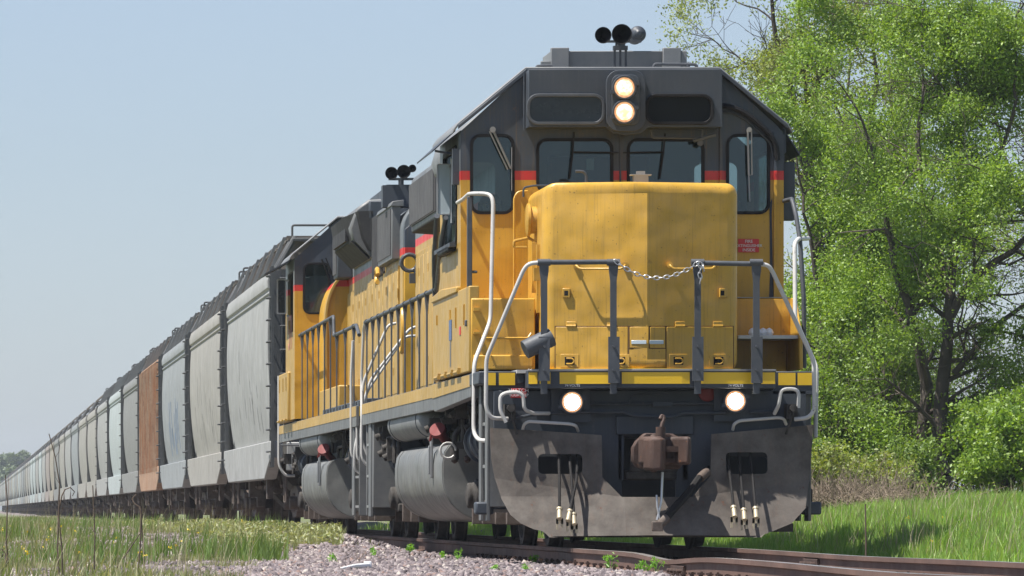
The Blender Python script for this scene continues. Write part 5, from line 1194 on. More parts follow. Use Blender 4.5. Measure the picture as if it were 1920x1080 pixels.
# ================================================================== VEGETATION
def leafmat(name, cols, tr=.35, rough=.55):
    m = bpy.data.materials.new(name); m.use_nodes = True; t = m.node_tree; t.nodes.clear(); L = t.links
    ge = N(t,'ShaderNodeNewGeometry'); cr = N(t,'ShaderNodeValToRGB'); cr.color_ramp.elements[0].color = cols[0]+(1,); cr.color_ramp.elements[1].color = cols[-1]+(1,)
    for i, c in enumerate(cols[1:-1]): e = cr.color_ramp.elements.new((i+1)/(len(cols)-1)); e.color = c+(1,)
    L.new(ge.outputs['Random Per Island'], cr.inputs[0])
    tcn = N(t,'ShaderNodeTexCoord'); nz = mapr(t, noise(t, tcn.outputs['Object'], 1.6, 4), .35, .65, .8, 1.16); cm = mix(t, 1.0, cr.outputs[0], nz, 'MULTIPLY')
    d = N(t,'ShaderNodeBsdfDiffuse'); g_ = N(t,'ShaderNodeBsdfGlossy'); g_.inputs['Roughness'].default_value = rough; g_.inputs[0].default_value = (.8,.85,.8,1); tl = N(t,'ShaderNodeBsdfTranslucent')
    L.new(cm, d.inputs[0]); tc = mix(t, 1.0, cm, (1.5,1.45,.6), 'MULTIPLY'); L.new(tc, tl.inputs[0])
    m1 = N(t,'ShaderNodeMixShader'); m1.inputs[0].default_value = tr; L.new(d.outputs[0], m1.inputs[1]); L.new(tl.outputs[0], m1.inputs[2])
    m2 = N(t,'ShaderNodeMixShader'); m2.inputs[0].default_value = .05; L.new(m1.outputs[0], m2.inputs[1]); L.new(g_.outputs[0], m2.inputs[2])
    o = N(t,'ShaderNodeOutputMaterial'); L.new(m2.outputs[0], o.inputs[0]); return m
M['leaf_a'] = leafmat('bright_spring_leaf', [(.12,.22,.02),(.19,.31,.03),(.27,.38,.05),(.15,.25,.02)], .42)
M['leaf_b'] = leafmat('yellowish_spring_leaf', [(.20,.27,.04),(.26,.32,.05),(.22,.25,.08),(.29,.33,.09)], .42)
M['leaf_c'] = leafmat('dark_spring_leaf', [(.10,.17,.02),(.15,.24,.03),(.20,.29,.04)], .4)
M['leaf_d'] = leafmat('far_soft_leaf', [(.09,.13,.06),(.12,.16,.07),(.10,.15,.06)], .3)
M['grass_r'] = leafmat('lush_grass_blade', [(.17,.34,.04),(.23,.42,.06),(.28,.44,.08),(.38,.47,.17)], .45)
M['grass_l'] = leafmat('dry_green_grass_blade', [(.18,.22,.08),(.28,.29,.13),(.15,.22,.05),(.42,.37,.25),(.24,.27,.11),(.36,.31,.2)], .4)
M['seed'] = leafmat('pale_seed_head', [(.27,.31,.12),(.36,.36,.19),(.22,.28,.09)], .35)
M['dry'] = leafmat('dry_straw', [(.42,.37,.25),(.34,.29,.19),(.5,.44,.31)], .25)
M['weed'] = leafmat('fresh_weed_leaf', [(.16,.36,.03),(.22,.44,.05)], .45)
M['weedl'] = leafmat('mid_green_weed_leaf', [(.13,.22,.04),(.18,.27,.07)], .4)
M['flower'] = leafmat('yellow_petal', [(.75,.55,.03),(.8,.62,.05)], .2)
M['bark'] = mat('grey_brown_bark', (.075,.06,.048), .9, var=.3, bump=.8, scale=3)
M['twig'] = mat('dry_grey_twig', (.24,.19,.14), .9, var=.3, bump=0)
M['stalk'] = mat('dark_dry_stalk', (.10,.07,.05), .85, var=.3, bump=0)

def tubes_np(segs, n=5):
    """segs: list of (p0,p1,r0,r1) -> verts, quads"""
    if not segs: return np.zeros((0,3)), np.zeros((0,4),int)
    A = np.array([s[0] for s in segs]); B = np.array([s[1] for s in segs]); ra = np.array([s[2] for s in segs])[:,None,None]; rb = np.array([s[3] for s in segs])[:,None,None]
    d = B-A; d /= np.linalg.norm(d,axis=1)[:,None]+1e-9; up = np.where(np.abs(d[:,2:3])>.9, [[1.,0,0]], [[0,0,1.]]); u = np.cross(up,d); u /= np.linalg.norm(u,axis=1)[:,None]; v = np.cross(d,u)
    a = np.arange(n)*2*math.pi/n; c = np.cos(a)[None,:,None]; s_ = np.sin(a)[None,:,None]; R_ = c*u[:,None,:]+s_*v[:,None,:]
    P0 = A[:,None,:]+R_*ra; P1 = B[:,None,:]+R_*rb; V = np.concatenate([P0,P1],1).reshape(-1,3); base = np.arange(len(segs))[:,None]*2*n; k = np.arange(n)[None,:]
    Fq = np.stack([base+k, base+(k+1)%n, base+n+(k+1)%n, base+n+k],2).reshape(-1,4); return V, Fq
def leaves_np(C, rng, a=.045, b=.022, droop=.0):
    m = len(C); th = rng.random(m)*2*math.pi; ph = np.arccos(rng.uniform(-1,1,m)); u = np.stack([np.sin(ph)*np.cos(th), np.sin(ph)*np.sin(th), np.cos(ph)-droop],1); u /= np.linalg.norm(u,axis=1)[:,None]
    w_ = rng.normal(size=(m,3)); v = np.cross(u,w_); v /= np.linalg.norm(v,axis=1)[:,None]
    s = rng.uniform(.6,1.25,m)[:,None]; V = np.stack([C-u*a*s, C-v*b*s+u*a*s*.1, C+u*a*s, C+v*b*s+u*a*s*.1],1).reshape(-1,3); Fq = np.arange(m*4).reshape(m,4); return V, Fq
def branch_tree(base, limbs, seed, twig_len=.55, leaves=40000, a=.030, b=.016, spread=.14, bush=1.0, nsub=9, rmin=.004, upbias=.25, gap=.45, dropfac=.0, hmin=.55):
    """limbs: list of polylines [(x,z,dy,r)...] relative to the base; grows sub-branches and twigs, returns wood segs and leaf centres"""
    rng = np.random.default_rng(seed); segs = []; pts = []
    def grow(p, d, L, r, lev):
        n = max(2,int(L/.22)); q = p.copy(); dd = d/np.linalg.norm(d)
        for i in range(n):
            dd = dd+rng.normal(size=3)*.17+np.array([0,0,.03*upbias-dropfac*(lev>1)]); dd /= np.linalg.norm(dd); q2 = q+dd*L/n; r0 = max(rmin, r*(1-i/n*.75)); r1 = max(rmin, r*(1-(i+1)/n*.75)); segs.append((q.copy(),q2.copy(),r0,r1))
            if lev < 3:
                for _ in range(rng.poisson((1.15,1.25,1.0)[lev-1])):
                    e = rng.normal(size=3); e -= dd*e.dot(dd); e /= np.linalg.norm(e); nd = dd*rng.uniform(.3,.9)+e*rng.uniform(.5,1.0)+np.array([0,0,.15*upbias]); grow(q2, nd, L*rng.uniform(.32,.6), r1*.6, lev+1)
            if lev >= 2: pts.append(((q2+q)/2, lev))
            q = q2
    for ln in limbs:
        P = [np.array([base[0]+x, base[1]+dy, base[2]+z]) for x,z,dy,r in ln]; rr = [l[3] for l in ln]
        # resample the limb with a slight wander
        for i in range(len(P)-1):
            k = max(2,int(np.linalg.norm(P[i+1]-P[i])/.3)); prev = P[i]
            for j in range(1,k+1):
                t = j/k; q = P[i]*(1-t)+P[i+1]*t+rng.normal(size=3)*.025*(j<k); r0 = rr[i]*(1-(j-1)/k)+rr[i+1]*(j-1)/k; r1 = rr[i]*(1-t)+rr[i+1]*t; segs.append((prev,q,r0,r1))
                hgt = q[2]-base[2]
                if hgt > hmin and rng.random() < min(1,nsub*.1):
                    d = (q-prev); d /= np.linalg.norm(d); e = rng.normal(size=3); e -= d*e.dot(d); e /= np.linalg.norm(e); grow(q, d*.5+e+np.array([0,0,.3*upbias]), rng.uniform(.8,2.0)*bush, max(.012,min(.05,r1*.5)), 1)
                prev = q
        grow(P[-1], P[-1]-P[-2], 1.2*bush, rr[-1], 1)
    PP = np.array([p for p,_ in pts]); 
    # clumpy thinning
    cl = vnoise(PP[:,0]*1.0+PP[:,1]*.5, PP[:,2], .8, seed+50); keep = cl > gap*.62; PP = PP[keep] if keep.sum() > 10 else PP
    idx = rng.integers(0,len(PP),leaves); C = PP[idx]+rng.normal(size=(leaves,3))*spread*np.array([1,1,.8])
    return segs, C, rng
def make_tree(name, base, limbs, seed, leafm, label, cat='tree', group=None, n_side=5, leafname='crown', mats='bark', **kw):
    a = kw.get('a',.030); b = kw.get('b',.016)
    segs, C, rng = branch_tree(base, limbs, seed, **kw)
    e = empty(name, base, label, cat, group); off = np.array(base)
    V, Fq = tubes_np(segs, n_side); o = npmesh('trunk' if cat == 'tree' else 'stem', V-off, Fq, M[mats], e); o.data.polygons.foreach_set('use_smooth',[True]*len(o.data.polygons))
    V, Fq = leaves_np(C, rng, a, b); npmesh(leafname, V-off, Fq, M[leafm], e); print('TREE', name, len(segs), len(C)); return e
# main tree, right: several dark leaning stems from one foot
gzz = lambda x,y: float(gz(x,y))
TG = 'trees on the right behind the locomotive'
def P2(px, py, Y, base): p = at(px,py,Y); return (p.x-base[0], p.z-base[2])
def limb(base, Y, pts):    # pts (px,py,dy,r)
    return [(*P2(a,b,Y,base), c, r) for a,b,c,r in pts]
Y = 43; b0 = at(1765,925,Y); B = (b0.x, Y, gzz(b0.x,Y)-.1)
make_tree('broadleaf_tree', B, [
  limb(B,Y,[(1765,935,0,.15),(1755,850,0,.13),(1765,760,.1,.12),(1780,640,.2,.10),(1785,560,.2,.09),(1800,430,.3,.08),(1810,280,.4,.05),(1800,120,.5,.03),(1790,0,.6,.02)]),
  limb(B,Y,[(1740,930,.2,.13),(1735,820,.3,.11),(1745,730,.3,.10),(1725,640,.2,.09),(1690,540,0,.07),(1660,430,-.2,.05),(1640,320,-.3,.03),(1610,230,-.4,.02)]),
  limb(B,Y,[(1780,600,.2,.10),(1830,520,.1,.07),(1900,470,-.1,.05),(1960,400,-.3,.03)]),
  limb(B,Y,[(1790,700,.1,.06),(1850,620,-.2,.05),(1930,560,-.4,.03)]),
  limb(B,Y,[(1775,520,.2,.07),(1740,400,.3,.05),(1730,260,.5,.035),(1740,120,.6,.02)]),
  limb(B,Y,[(1800,430,.2,.06),(1860,330,0,.05),(1900,200,-.2,.03),(1900,60,-.3,.02)])],
  3,'leaf_a','big bright green broadleaf tree with several dark stems, widest of the trees beside the locomotive', group=TG, leaves=145000, nsub=10, bush=1.0, gap=.78)
Y = 46; b0 = at(1600,930,Y); B = (b0.x, Y, gzz(b0.x,Y)-.1)
make_tree('broadleaf_tree', B, [
  limb(B,Y,[(1600,930,0,.13),(1595,800,0,.12),(1590,680,0,.1),(1600,560,.1,.08),(1610,430,.1,.05),(1600,300,.2,.03),(1580,220,.2,.02)]),
  limb(B,Y,[(1560,930,.2,.1),(1562,820,.3,.09),(1555,700,.3,.07),(1540,560,.3,.05),(1520,430,.2,.03),(1500,330,.2,.02)]),
  limb(B,Y,[(1595,700,0,.07),(1640,600,-.2,.05),(1660,520,-.3,.03)])],
  8,'leaf_a','dense green tree with two dark upright stems, close beside the locomotive cab', group=TG, leaves=105000, nsub=12, bush=.85, gap=.55)
Y = 52; b0 = at(1560,930,Y); B = (b0.x, Y, gzz(b0.x,Y)-.1)
make_tree('broadleaf_tree', B, [
  limb(B,Y,[(1560,930,0,.16),(1548,600,0,.13),(1525,360,0,.1),(1490,200,0,.08),(1470,120,0,.05),(1450,40,0,.04),(1440,-60,0,.02)]),
  limb(B,Y,[(1510,280,0,.08),(1515,150,.3,.05),(1505,40,.4,.04),(1500,-60,.5,.02)]),
  limb(B,Y,[(1500,230,0,.07),(1550,120,-.2,.05),(1560,30,-.3,.04),(1570,-70,-.3,.02)]),
  limb(B,Y,[(1480,190,0,.045),(1430,155,-.3,.03),(1390,120,-.4,.02),(1350,95,-.4,.01)]),
  limb(B,Y,[(1530,380,0,.06),(1460,260,.2,.04),(1410,215,.3,.02),(1365,185,.3,.01)]),
  limb(B,Y,[(1548,480,0,.07),(1620,280,.2,.05),(1650,160,.3,.04),(1640,40,.3,.02)])],
  14,'leaf_b','thin yellowish green tree with open dark branches rising above the cab roof', group=TG, leaves=52000, nsub=9, bush=.8, gap=.62, a=.030, b=.016)
Y = 56; b0 = at(1680,930,Y); B = (b0.x, Y, gzz(b0.x,Y)-.1)
make_tree('broadleaf_tree', B, [
  limb(B,Y,[(1680,930,0,.14),(1670,600,0,.11),(1680,340,0,.08),(1690,200,0,.05),(1700,60,0,.03),(1710,-60,0,.02)]),
  limb(B,Y,[(1675,420,0,.06),(1610,330,.2,.05),(1590,200,.3,.03),(1600,80,.3,.02)]),
  limb(B,Y,[(1680,500,0,.06),(1760,430,.2,.04),(1840,400,.3,.03)])],
  21,'leaf_b','pale sparse tree seen between the thin tree and the big tree', group=TG, leaves=40000, nsub=9, bush=.9, gap=.6)
Y = 48; b0 = at(1990,930,Y); B = (b0.x, Y, gzz(b0.x,Y)-.1)
make_tree('broadleaf_tree', B, [
  limb(B,Y,[(2010,930,0,.16),(2000,700,0,.13),(1980,480,0,.1),(1960,300,0,.07),(1940,120,0,.05),(1930,-60,0,.02)]),
  limb(B,Y,[(1985,520,0,.07),(1920,400,0,.05),(1880,280,.1,.03),(1860,160,.1,.02)])],
  33,'leaf_a','green tree cut off by the right edge of the picture', group=TG, leaves=50000, nsub=9, bush=.9, gap=.8)
# vine-like undergrowth and brush at the foot of the trees
def bush(base, w, h, seed, leafm, label, leaves, a=.035, b=.018, stems=14, mats='bark', name='shrub', cat='shrub', group=None, gap=.2):
    rng = np.random.default_rng(seed); limbs = []
    for k in range(stems):
        an = rng.uniform(0,2*math.pi); q = rng.uniform(.3,1.0); limbs.append([(0+rng.normal()*.12*w,0,rng.normal()*.1*w,.02),(math.cos(an)*w*.3*q,h*.5,math.sin(an)*w*.3*q,.013),(math.cos(an)*w*.55*q,h*rng.uniform(.7,1.0),math.sin(an)*w*.5*q,.006)])
    return make_tree(name, base, limbs, seed, leafm, label, cat, group, n_side=3, leafname='foliage', mats=mats, leaves=leaves, a=a, b=b, nsub=8, bush=.30*h, spread=.09, gap=gap, hmin=.06)
def gb(px, Y): X = at(px,955,Y).x; return (X, Y, gzz(X,Y)-.03)
bush(gb(1895,38), 1.0, 1.15, 5, 'leaf_a', 'round bright green shrub at the right edge below the big tree', 22000)
bush(gb(1960,39), 1.0, 1.3, 6, 'leaf_c', 'green shrub mostly cut off by the right edge', 9000)
bush(gb(1555,33), .8, .75, 7, 'leaf_b', 'yellow-green shrub just right of the plow edge', 5000, group='low shrubs below the trees')
bush(gb(1650,35), .9, .6, 8, 'leaf_b', 'low yellow-green shrub between the plow and the big trunk', 3500, mats='twig', group='low shrubs below the trees')
bush(gb(1500,34), .8, .8, 9, 'leaf_c', 'dark green shrub hidden half behind the plow', 6000, group='low shrubs below the trees')
bush(gb(1700,38), .7, .7, 10, 'leaf_c', 'dark leafy shrub at the foot of the multi-stemmed tree', 6000, group='low shrubs below the trees')
bush(gb(1620,44), 1.4, 2.0, 12, 'leaf_c', 'tall leafy shrub filling the gap under the dense green tree', 26000)
bush(gb(1530,45), 1.2, 2.2, 13, 'leaf_a', 'tall leafy shrub right beside the locomotive handrail', 26000)
bush(gb(1820,46), 1.2, 1.2, 15, 'leaf_c', 'thin leafy undergrowth right of the big trunk', 8000, gap=.5)
bush(gb(1700,50), 1.3, 2.6, 16, 'leaf_c', 'tall dark undergrowth behind the big trunk', 16000, gap=.4)
# brush pile of dry twigs
for i, (px, Yb, ww, hh) in enumerate(((1560,30,.95,.62),(1645,31,1.05,.55))):
    rng = np.random.default_rng(40+i); bb = gb(px,Yb); segs = []
    for k in range(700):
        p = np.array([rng.normal()*ww*.42, rng.normal()*.4, 0]); an = rng.uniform(-1.2,1.2); L_ = rng.uniform(.2,.6); d = np.array([math.sin(an), rng.normal()*.5, abs(math.cos(an))*hh*1.6]); d /= np.linalg.norm(d)
        z0 = rng.uniform(0,hh*.5); p[2] = z0; m_ = p+d*L_*.5+rng.normal(size=3)*.04; q = p+d*L_+rng.normal(size=3)*.08; segs += [(p,m_,.007,.005),(m_,q,.005,.002)]
    V, Fq = tubes_np(segs,3); o = npmesh('dry_brush', V, Fq, M['twig']); o.location = bb
    tag(o, ('heap of dry grey brush at the foot of the trees, nearer the plow','heap of dry tangled twigs below the trees, nearer the big trunk')[i], 'dry brush', 'dry brush below the trees')
# distant trees, far left, and a far line
def far_tree(X, Y, h, w_, seed, m, label, n=5000):
    rng = np.random.default_rng(seed); C = []
    for k in range(16):
        c = np.array([rng.normal()*w_*.28, rng.normal()*w_*.28, h*rng.uniform(.35,.88)]); r = w_*rng.uniform(.16,.3)*(1.15-c[2]/h*.4); d = rng.normal(size=(n//16,3)); d /= np.linalg.norm(d,axis=1)[:,None]; C.append(c+d*r*rng.uniform(.75,1.05,(n//16,1)))
    C = np.concatenate(C); e = empty('broadleaf_tree', (X,Y,-.3), label, 'tree', 'distant trees beyond the end of the train')
    V, Fq = leaves_np(C, rng, .42, .28); npmesh('crown', V, Fq, M[m], e)
    V, Fq = tubes_np([(np.array([0,0,0.]),np.array([0,0,h*.55]),.3,.15)]+[(np.array([0,0,h*.3]),np.array([rng.normal()*w_*.3,rng.normal()*w_*.3,h*.7]),.14,.05) for k in range(6)],6); npmesh('trunk', V, Fq, M['bark'], e)
for i,(px,Yb,h,w_,m) in enumerate(((-30,1180,12,11,'leaf_d'),(22,1200,13.5,10,'leaf_d'),(48,1230,12,8,'leaf_b'),(75,1190,9,9,'leaf_d'),(6,1150,9.5,9,'leaf_d'))):
    far_tree(at(px,955,Yb).x, Yb, h, w_, 70+i, m, ('hazy distant tree at the left edge beyond the train','tallest hazy tree beyond the far end of the train','yellowish distant tree just above the last wagons','low distant tree hidden behind the last wagons','small hazy tree in front of the tallest distant one')[i])

# --- grass
def blades(name, X, Y, H, W_, m, seed, label, lean=.35, cat='grass', zoff=-.02, kinds=None):
    rng = np.random.default_rng(seed); n = len(X); Z = gz(X,Y)+zoff; an = rng.random(n)*2*math.pi; ln = H*rng.uniform(0,lean,n); dx = np.cos(an)*ln+H*.08; dy = np.sin(an)*ln; wa = rng.random(n)*math.pi; wx = np.cos(wa)*W_; wy = np.sin(wa)*W_*.3
    wx = np.where(np.abs(wx)<W_*.4, W_*.4, wx)
    P = np.stack([np.stack([X-wx,Y-wy,Z],1), np.stack([X+wx,Y+wy,Z],1), np.stack([X+wx*.8+dx*.35,Y+wy+dy*.35,Z+H*.55],1), np.stack([X-wx*.8+dx*.35,Y-wy+dy*.35,Z+H*.55],1), np.stack([X+dx+wx*.1,Y+dy,Z+H],1), np.stack([X+dx-wx*.1,Y+dy,Z+H],1)],1).reshape(-1,3)
    b_ = np.arange(n)[:,None]*6; Fq = np.concatenate([b_+np.array([[0,1,2,3]]), b_+np.array([[3,2,4,5]])],1).reshape(-1,4)
    o = npmesh(name, P, Fq, M[m]); return tag(o, label, cat, kind='stuff')
rng = np.random.default_rng(77)
def wedge(n, px0, px1, Ya, Yb, rng, power=1.0):
    """points in the strip of ground between two lines of sight, uniform over the picture-depth range"""
    D = (D0+Ya)*((D0+Yb)/(D0+Ya))**(rng.random(n)**power); px = rng.uniform(px0,px1,n); return (px+60)*D/F-CX, D-D0
X, Y_ = wedge(150000, 1050, 2000, -22, 48, rng, 1.0); k = X > 2.05+vnoise(X,Y_,.8,5)*.5; X = X[k]; Y_ = Y_[k]
H = (.08+.14*np.clip((X-2.1)/1.2,0,1)*(.4+1.1*vnoise(X,Y_*.5,.6,6)))*rng.uniform(.5,1.15,len(X)); blades('grass', X, Y_, H, .0055+.00003*(Y_+57), 'grass_r', 1, 'lush green grass bank between the rails and the trees, right', lean=.55)
X, Y_ = wedge(26000, 800, 1500, -5, 70, rng); k = (X > 1.7); X = X[k]; Y_ = Y_[k]; blades('grass', X, Y_, rng.uniform(.06,.22,len(X)), .006, 'grass_r', 2, 'green grass seen below the locomotive beyond the track', lean=.4)
rw = np.random.default_rng(99); n = 70000; X = 2.0+rw.random(n)**1.3*22; Y_ = -45+rw.random(n)*125; blades('grass', X, Y_, rw.uniform(.08,.26,n)*(.5+vnoise(X,Y_*.5,.7,6)), .010, 'grass_r', 21, 'green grass covering the bank towards the field on the right', lean=.55)
n = 60000; X = -5.0-rw.random(n)**1.3*16; Y_ = -45+rw.random(n)*140; blades('grass', X, Y_, rw.uniform(.06,.2,n)*(.5+vnoise(X,Y_*.5,.9,7)), .010, 'grass_l', 22, 'dry green grass on the flat verge left of the ballast', lean=.55)
# left: dry grass, patchy, thicker towards the left edge
def left_mask(X, Y, rng):
    d = vnoise(X,Y*.35,1.1,9)*.6+vnoise(X,Y*.4,.45,10)*.4; fromtrack = np.clip((-X-2.2)/1.6,0,1); fwd = np.clip((Y+2)/8,-.5,1); gp = np.exp(-((X+4.15)/.75)**2-((Y-13)/5)**2)+np.exp(-((X+4.7)/.6)**2-((Y-30)/7)**2)+.7*np.exp(-((X+5.3)/.5)**2-((Y-3)/3)**2); return rng.random(len(X)) < np.clip((d-.62+.36*fromtrack+.15*fwd-1.8*gp)*4,0,1)
X, Y_ = wedge(150000, -20, 720, -12, 260, rng, 1.15); k = left_mask(X,Y_,rng)&(X < -1.75)&~((X>-3.95+.1*(Y_+4)+(vnoise(X,Y_,.9,31)-.5)*.9)&(Y_<12)); X = X[k]; Y_ = Y_[k]
H = rng.uniform(.03,.13,len(X))*(.3+1.0*vnoise(X,Y_*.5,1.0,12)); blades('grass', X, Y_, H, .004+.00004*(Y_+57), 'grass_l', 3, 'dry yellow-green grass growing over the ballast on the left', lean=.5)
X, Y_ = wedge(30000, -20, 560, -9, 120, rng, 1.1); k = (vnoise(X,Y_*.4,1.2,14)>.72)&(X<-2.2)&~((X>-3.95+.1*(Y_+4))&(Y_<12)); X = X[k]; Y_ = Y_[k]
blades('grass', X, Y_, rng.uniform(.1,.33,len(X)), .008, 'weedl', 4, 'brighter green weed tufts among the dry grass on the left', lean=.4)
# pale seed-headed grass in a thick strip along the sleepers' ends
X, Y_ = wedge(42000, 130, 640, 3, 60, rng, 1.0); k = (X<-1.75)&(X>-3.6)&(Y_>7)&(vnoise(X,Y_*.5,1.1,15)>.45); X = X[k]; Y_ = Y_[k]
o = blades('grass', X, Y_, rng.uniform(.06,.22,len(X)), .006, 'seed', 5, 'pale seed-headed grass in tufts along the edge of the track below the wagons', lean=.45)
C = np.stack([X,Y_,gz(X,Y_)+.18*rng.uniform(.4,1,len(X))],1)[:7000]; V, Fq = leaves_np(C, rng, .03, .010, droop=-.6); npmesh('seed_heads', V, Fq, M['seed'], o)
# dry straw standing in the left foreground
X, Y_ = wedge(800, -20, 470, -14, 40, rng); blades('straw', X, Y_, rng.uniform(.2,.55,len(X)), .0022, 'dry', 6, 'thin dry straw standing in the grass on the left', lean=.5, cat='straw')
X, Y_ = wedge(2600, 1450, 1950, -18, 20, rng); k = X > 2.6; blades('straw', X[k], Y_[k], rng.uniform(.15,.5,k.sum()), .003, 'dry', 7, 'dry straw stems among the lush grass on the right', lean=.6, cat='straw')
# flowers
C = []
for px0, px1, Ya, Yb, n, cl in ((0,460,-13,25,22,.03),(1380,1700,-12,25,30,.03)):
    X, Y_ = wedge(n, px0, px1, Ya, Yb, rng); X = X[(X>2.5)|(X<-2)]; Y_ = Y_[:len(X)]; C.append(np.stack([X,Y_,gz(X,Y_)+.18],1))
c = at(1495,990,4); 
for k in range(26): C.append(np.array([[c.x+rng.normal()*.05, 4+rng.normal()*.05, float(gz(c.x,4))+rng.uniform(.18,.38)]]))
C = np.concatenate(C); C = C[(C[:,0]>2.3)|(C[:,0]<-2.0)]; C = np.repeat(C,6,0)+rng.normal(size=(len(C)*6,3))*.009; V, Fq = leaves_np(C, rng, .011, .009); tag(npmesh('flowers', V, Fq, M['flower']), 'scattered small yellow wildflowers in the grass', 'flowers', kind='stuff')
# stones
def stones(n, px0, px1, Ya, Yb, seed, s0, s1, cond):
    rng = np.random.default_rng(seed); X, Y_ = wedge(n, px0, px1, Ya, Yb, rng); k = cond(X,Y_,rng); X = X[k]; Y_ = Y_[k]; m = len(X); s = rng.uniform(s0,s1,m)
    cube = np.array([[-1,-1,-1],[1,-1,-1],[1,1,-1],[-1,1,-1],[-1,-1,1],[1,-1,1],[1,1,1],[-1,1,1]],float)*.55
    P = cube[None]+rng.normal(size=(m,8,3))*.22; P *= (s[:,None]*rng.uniform(.6,1.2,(m,3)))[:,None,:]; q = rng.normal(size=(m,4)); q /= np.linalg.norm(q,axis=1)[:,None]; w0,x0,y0,z0 = q.T
    Rm = np.stack([1-2*(y0*y0+z0*z0),2*(x0*y0-z0*w0),2*(x0*z0+y0*w0),2*(x0*y0+z0*w0),1-2*(x0*x0+z0*z0),2*(y0*z0-x0*w0),2*(x0*z0-y0*w0),2*(y0*z0+x0*w0),1-2*(x0*x0+y0*y0)],1).reshape(m,3,3)
    P = np.einsum('mij,mkj->mki',Rm,P)+np.stack([X,Y_,gz(X,Y_)+s*.35],1)[:,None,:]; f = np.array([[0,3,2,1],[4,5,6,7],[0,1,5,4],[1,2,6,5],[2,3,7,6],[3,0,4,7]])
    return P.reshape(-1,3), (np.arange(m)[:,None,None]*8+f[None]).reshape(-1,4)
m, t, b = newmat('ballast_stone'); ge = N(t,'ShaderNodeNewGeometry'); cr = N(t,'ShaderNodeValToRGB'); cs = [(.075,.06,.065),(.145,.12,.123),(.20,.165,.168),(.12,.10,.108),(.24,.205,.205),(.19,.13,.115),(.36,.32,.29)]
cr.color_ramp.interpolation = 'CONSTANT'; cr.color_ramp.elements[0].color = cs[0]+(1,); cr.color_ramp.elements[1].color = cs[6]+(1,); cr.color_ramp.elements[1].position = .94
for p_, c in zip((.16,.36,.55,.72,.87),cs[1:6]): e_ = cr.color_ramp.elements.new(p_); e_.color = c+(1,)
t.links.new(ge.outputs['Random Per Island'], cr.inputs[0]); t.links.new(cr.outputs[0], b.inputs['Base Color']); b.inputs['Roughness'].default_value = .85
V1, F1 = stones(60000, 440, 1250, -17, 30, 1, .018, .042, lambda X,Y,r: (X<-.95)&(X>-4.9))
V2, F2 = stones(70000, 0, 640, -12, 75, 2, .02, .042, lambda X,Y,r: (X<-1.5))
V3, F3 = stones(9000, 1000, 1950, -19, 10, 3, .018, .04, lambda X,Y,r: (X>-.9)&(X<1.9)&(np.abs(np.abs(X)-.745)>.1))
V = np.concatenate([V1,V2,V3]); Fq = np.concatenate([F1,F2+len(V1),F3+len(V1)+len(V2)])
tag(npmesh('ballast_stones', V, Fq, m), 'pinkish grey crushed ballast stones beside the track', 'ballast', kind='stuff')
# small weeds by the rail
WL = ['tallest green weed, standing before the near rail under the hose gladhands','tiny weed against the near rail below the plow corner','leafy weed by the rusty joint bar of the near rail','weed in front of the rear fuel tank end','small weed in front of the middle of the lead fuel tank','tall thin weed between the fuel tank and the plow','tiny weed low on the ballast below the plow corner','small weed just before the rusty joint bar','small weed near the pale bleached stick','tiny weed between two sleepers left of the joint bar'.replace('left of','short of'),'thin weed beside the rail under the lead fuel tank']
WP = ((1145,1040,-6.5,.22),(1000,1000,1,.12),(1230,1052,-8,.2),(700,1015,4,.16),(770,1012,5,.14),(860,1000,2,.2),(985,1060,-6,.1),(1205,1062,-9,.16),(620,1030,0,.14),(930,1050,-5,.1),(830,1003,3,.15))
for i,(px,py,Yw,h) in enumerate(WP):
    h *= .72
    p = at(px,py,Yw); rng = np.random.default_rng(200+i); segs = []; C = []
    for k in range(7):
        an = rng.uniform(0,6.28); q = np.array([math.cos(an)*h*.35*rng.random(), math.sin(an)*h*.3, h*rng.uniform(.5,1)]); segs.append((np.zeros(3),q*.6,.003,.0025)); segs.append((q*.6,q*np.array([1.3,1.3,1]),.0025,.0015)); C += [q*np.array([1.2,1.2,.95])+rng.normal(size=3)*.012 for _ in range(8)]
    x = p.x; zb = float(gz(x,Yw)) if abs(x)>1.35 else -.2
    V, Fq = tubes_np(segs,3); o = npmesh('weed', V, Fq, M['weed']); o.location = (x,Yw,zb); V, Fq = leaves_np(np.array(C), rng, .022, .006, droop=-.5); npmesh('leaf_blades', V, Fq, M['weed'], o)
    tag(o, WL[i], 'weed', 'weeds along the near rail')
# tall dry stalks on the left, a stake on the right
ST = [((262,945,20,1090),'dark dry stalk leaning slightly, tallest on the left',[(0,0),(3,-110),(10,-170),(14,-250),(10,-310),(22,-370),(-8,-440)]),
      ((112,1090,0,0),'dry stalk with a curled tip near the left edge',[(0,0),(-4,-60),(-2,-130),(4,-160),(10,-172),(20,-176),(28,-168),(24,-160)]),
      ((176,1090,0,0),'straight thin dry stalk right of the two leftmost curled ones',[(0,0),(2,-90),(-2,-180)]),
      ((257,1085,0,0),'dry stalk with a hooked looping top beside the gravel patch',[(0,0),(6,-60),(8,-120),(4,-135),(-6,-142),(-9,-150),(-2,-158),(6,-150),(8,-130)]),
      ((270,1040,0,0),'short bent stalk beside the hooked one',[(0,0),(-4,-50),(-6,-90)]),
      ((206,1090,0,0),'pale slanting straw bent towards the right',[(0,0),(30,-50),(60,-95)]),
      ((8,1078,0,0),'short curled stalk at the bottom left corner',[(0,0),(4,-20),(2,-40),(-4,-48),(-10,-46)]),
      ((18,1090,0,0),'thin grey stalk close to the left edge',[(0,0),(-6,-70),(-4,-150),(-8,-200)])]
ST[0] = ((118,1088,0,0),'dark dry stalk with small side twigs, tallest on the left',[(0,0),(-2,-60),(-8,-120),(-6,-180),(-14,-230),(-26,-275)])
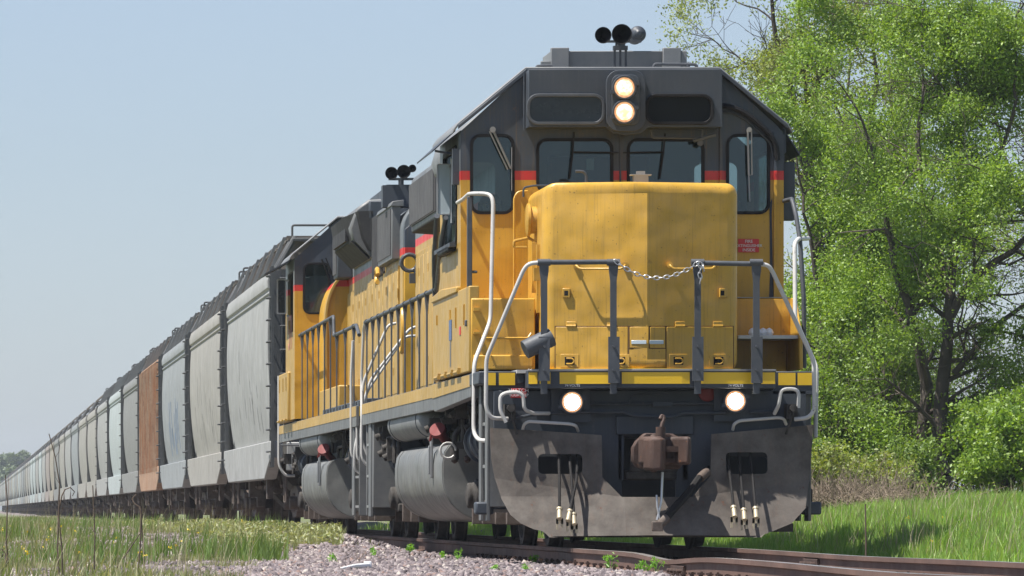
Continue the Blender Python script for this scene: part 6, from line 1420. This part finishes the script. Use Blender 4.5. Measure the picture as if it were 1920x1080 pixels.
for i,((px,py,_,_2),lb,pl_) in enumerate(ST):
    Ys = -9+i*.4; b_ = at(px,py,Ys); sc = (D0+Ys)/F; zb = float(gz(b_.x,Ys)); top = b_.z-zb; pts = [(0,0,-.02)]+[(dx*sc, .01*k, top-dy*sc) for k,(dx,dy) in enumerate(pl_)]
    if pts[1][2] < .02: pts = pts[1:]; pts[0] = (0,0,-.03)
    r = [max(.0035,.0075*(1-k/len(pts)*.6)) for k in range(len(pts))]
    mb = MB(); mb.tube(pts, r, 5)
    if i in (0,2): 
        for k in range(1,len(pts)-1): p = Vector(pts[k]); mb.tube([p,p+Vector((.03*(-1)**k,0,.05)),p+Vector((.035*(-1)**k,0,.10))],.0025,4)
    tag(mb.build('dry_stalk', M['stalk'], loc=(b_.x,Ys,zb)), lb, 'dry stalk', 'tall dry stalks in the grass on the left')
p = at(1623,1035,-3); zb = gzz(p.x,-3); mb = MB(); mb.tube([(0,0,-.05),(.003,0,.2),(-.002,0,at(1623,945,-3).z-zb)],[.009,.008,.006],6); tag(mb.build('stake', M['stalk'], loc=(p.x,-3,zb)), 'thin dark upright stalk standing alone in the grass on the right', 'stalk')
# dry weeds by the near rail and a bleached stick on the ballast
p = at(670,1018,2); mb = MB(); rnd = random.Random(1)
for k in range(9): a_ = rnd.uniform(-.9,.9); mb.tube([(0,0,0),(a_*.06,0,.07),(a_*.16,.01,.16+rnd.uniform(-.03,.05))],.0025,4)
tag(mb.build('dry_weed', M['twig'], loc=(p.x,2,float(gz(p.x,2)))), 'small fan of dry twigs in front of the rear steps of the lead engine', 'dry weed')
a_ = at(640,1058,-5); b_ = at(690,1037,-3); za = float(gz(a_.x,-5))+.04; zb = float(gz(b_.x,-3))+.05
mb = MB(); mb.tube([(a_.x,-5,za),((a_.x+b_.x)/2,-4,(za+zb)/2+.01),(b_.x,-3,zb)],[.012,.02,.03],7); mb.box(b_.x-.03,b_.x+.03,-3.03,-2.97,zb-.02,zb+.04); tag(mb.build('bleached_stick', M['whiteletter'], bevel=.006), 'pale bleached stick lying on the ballast', 'stick')
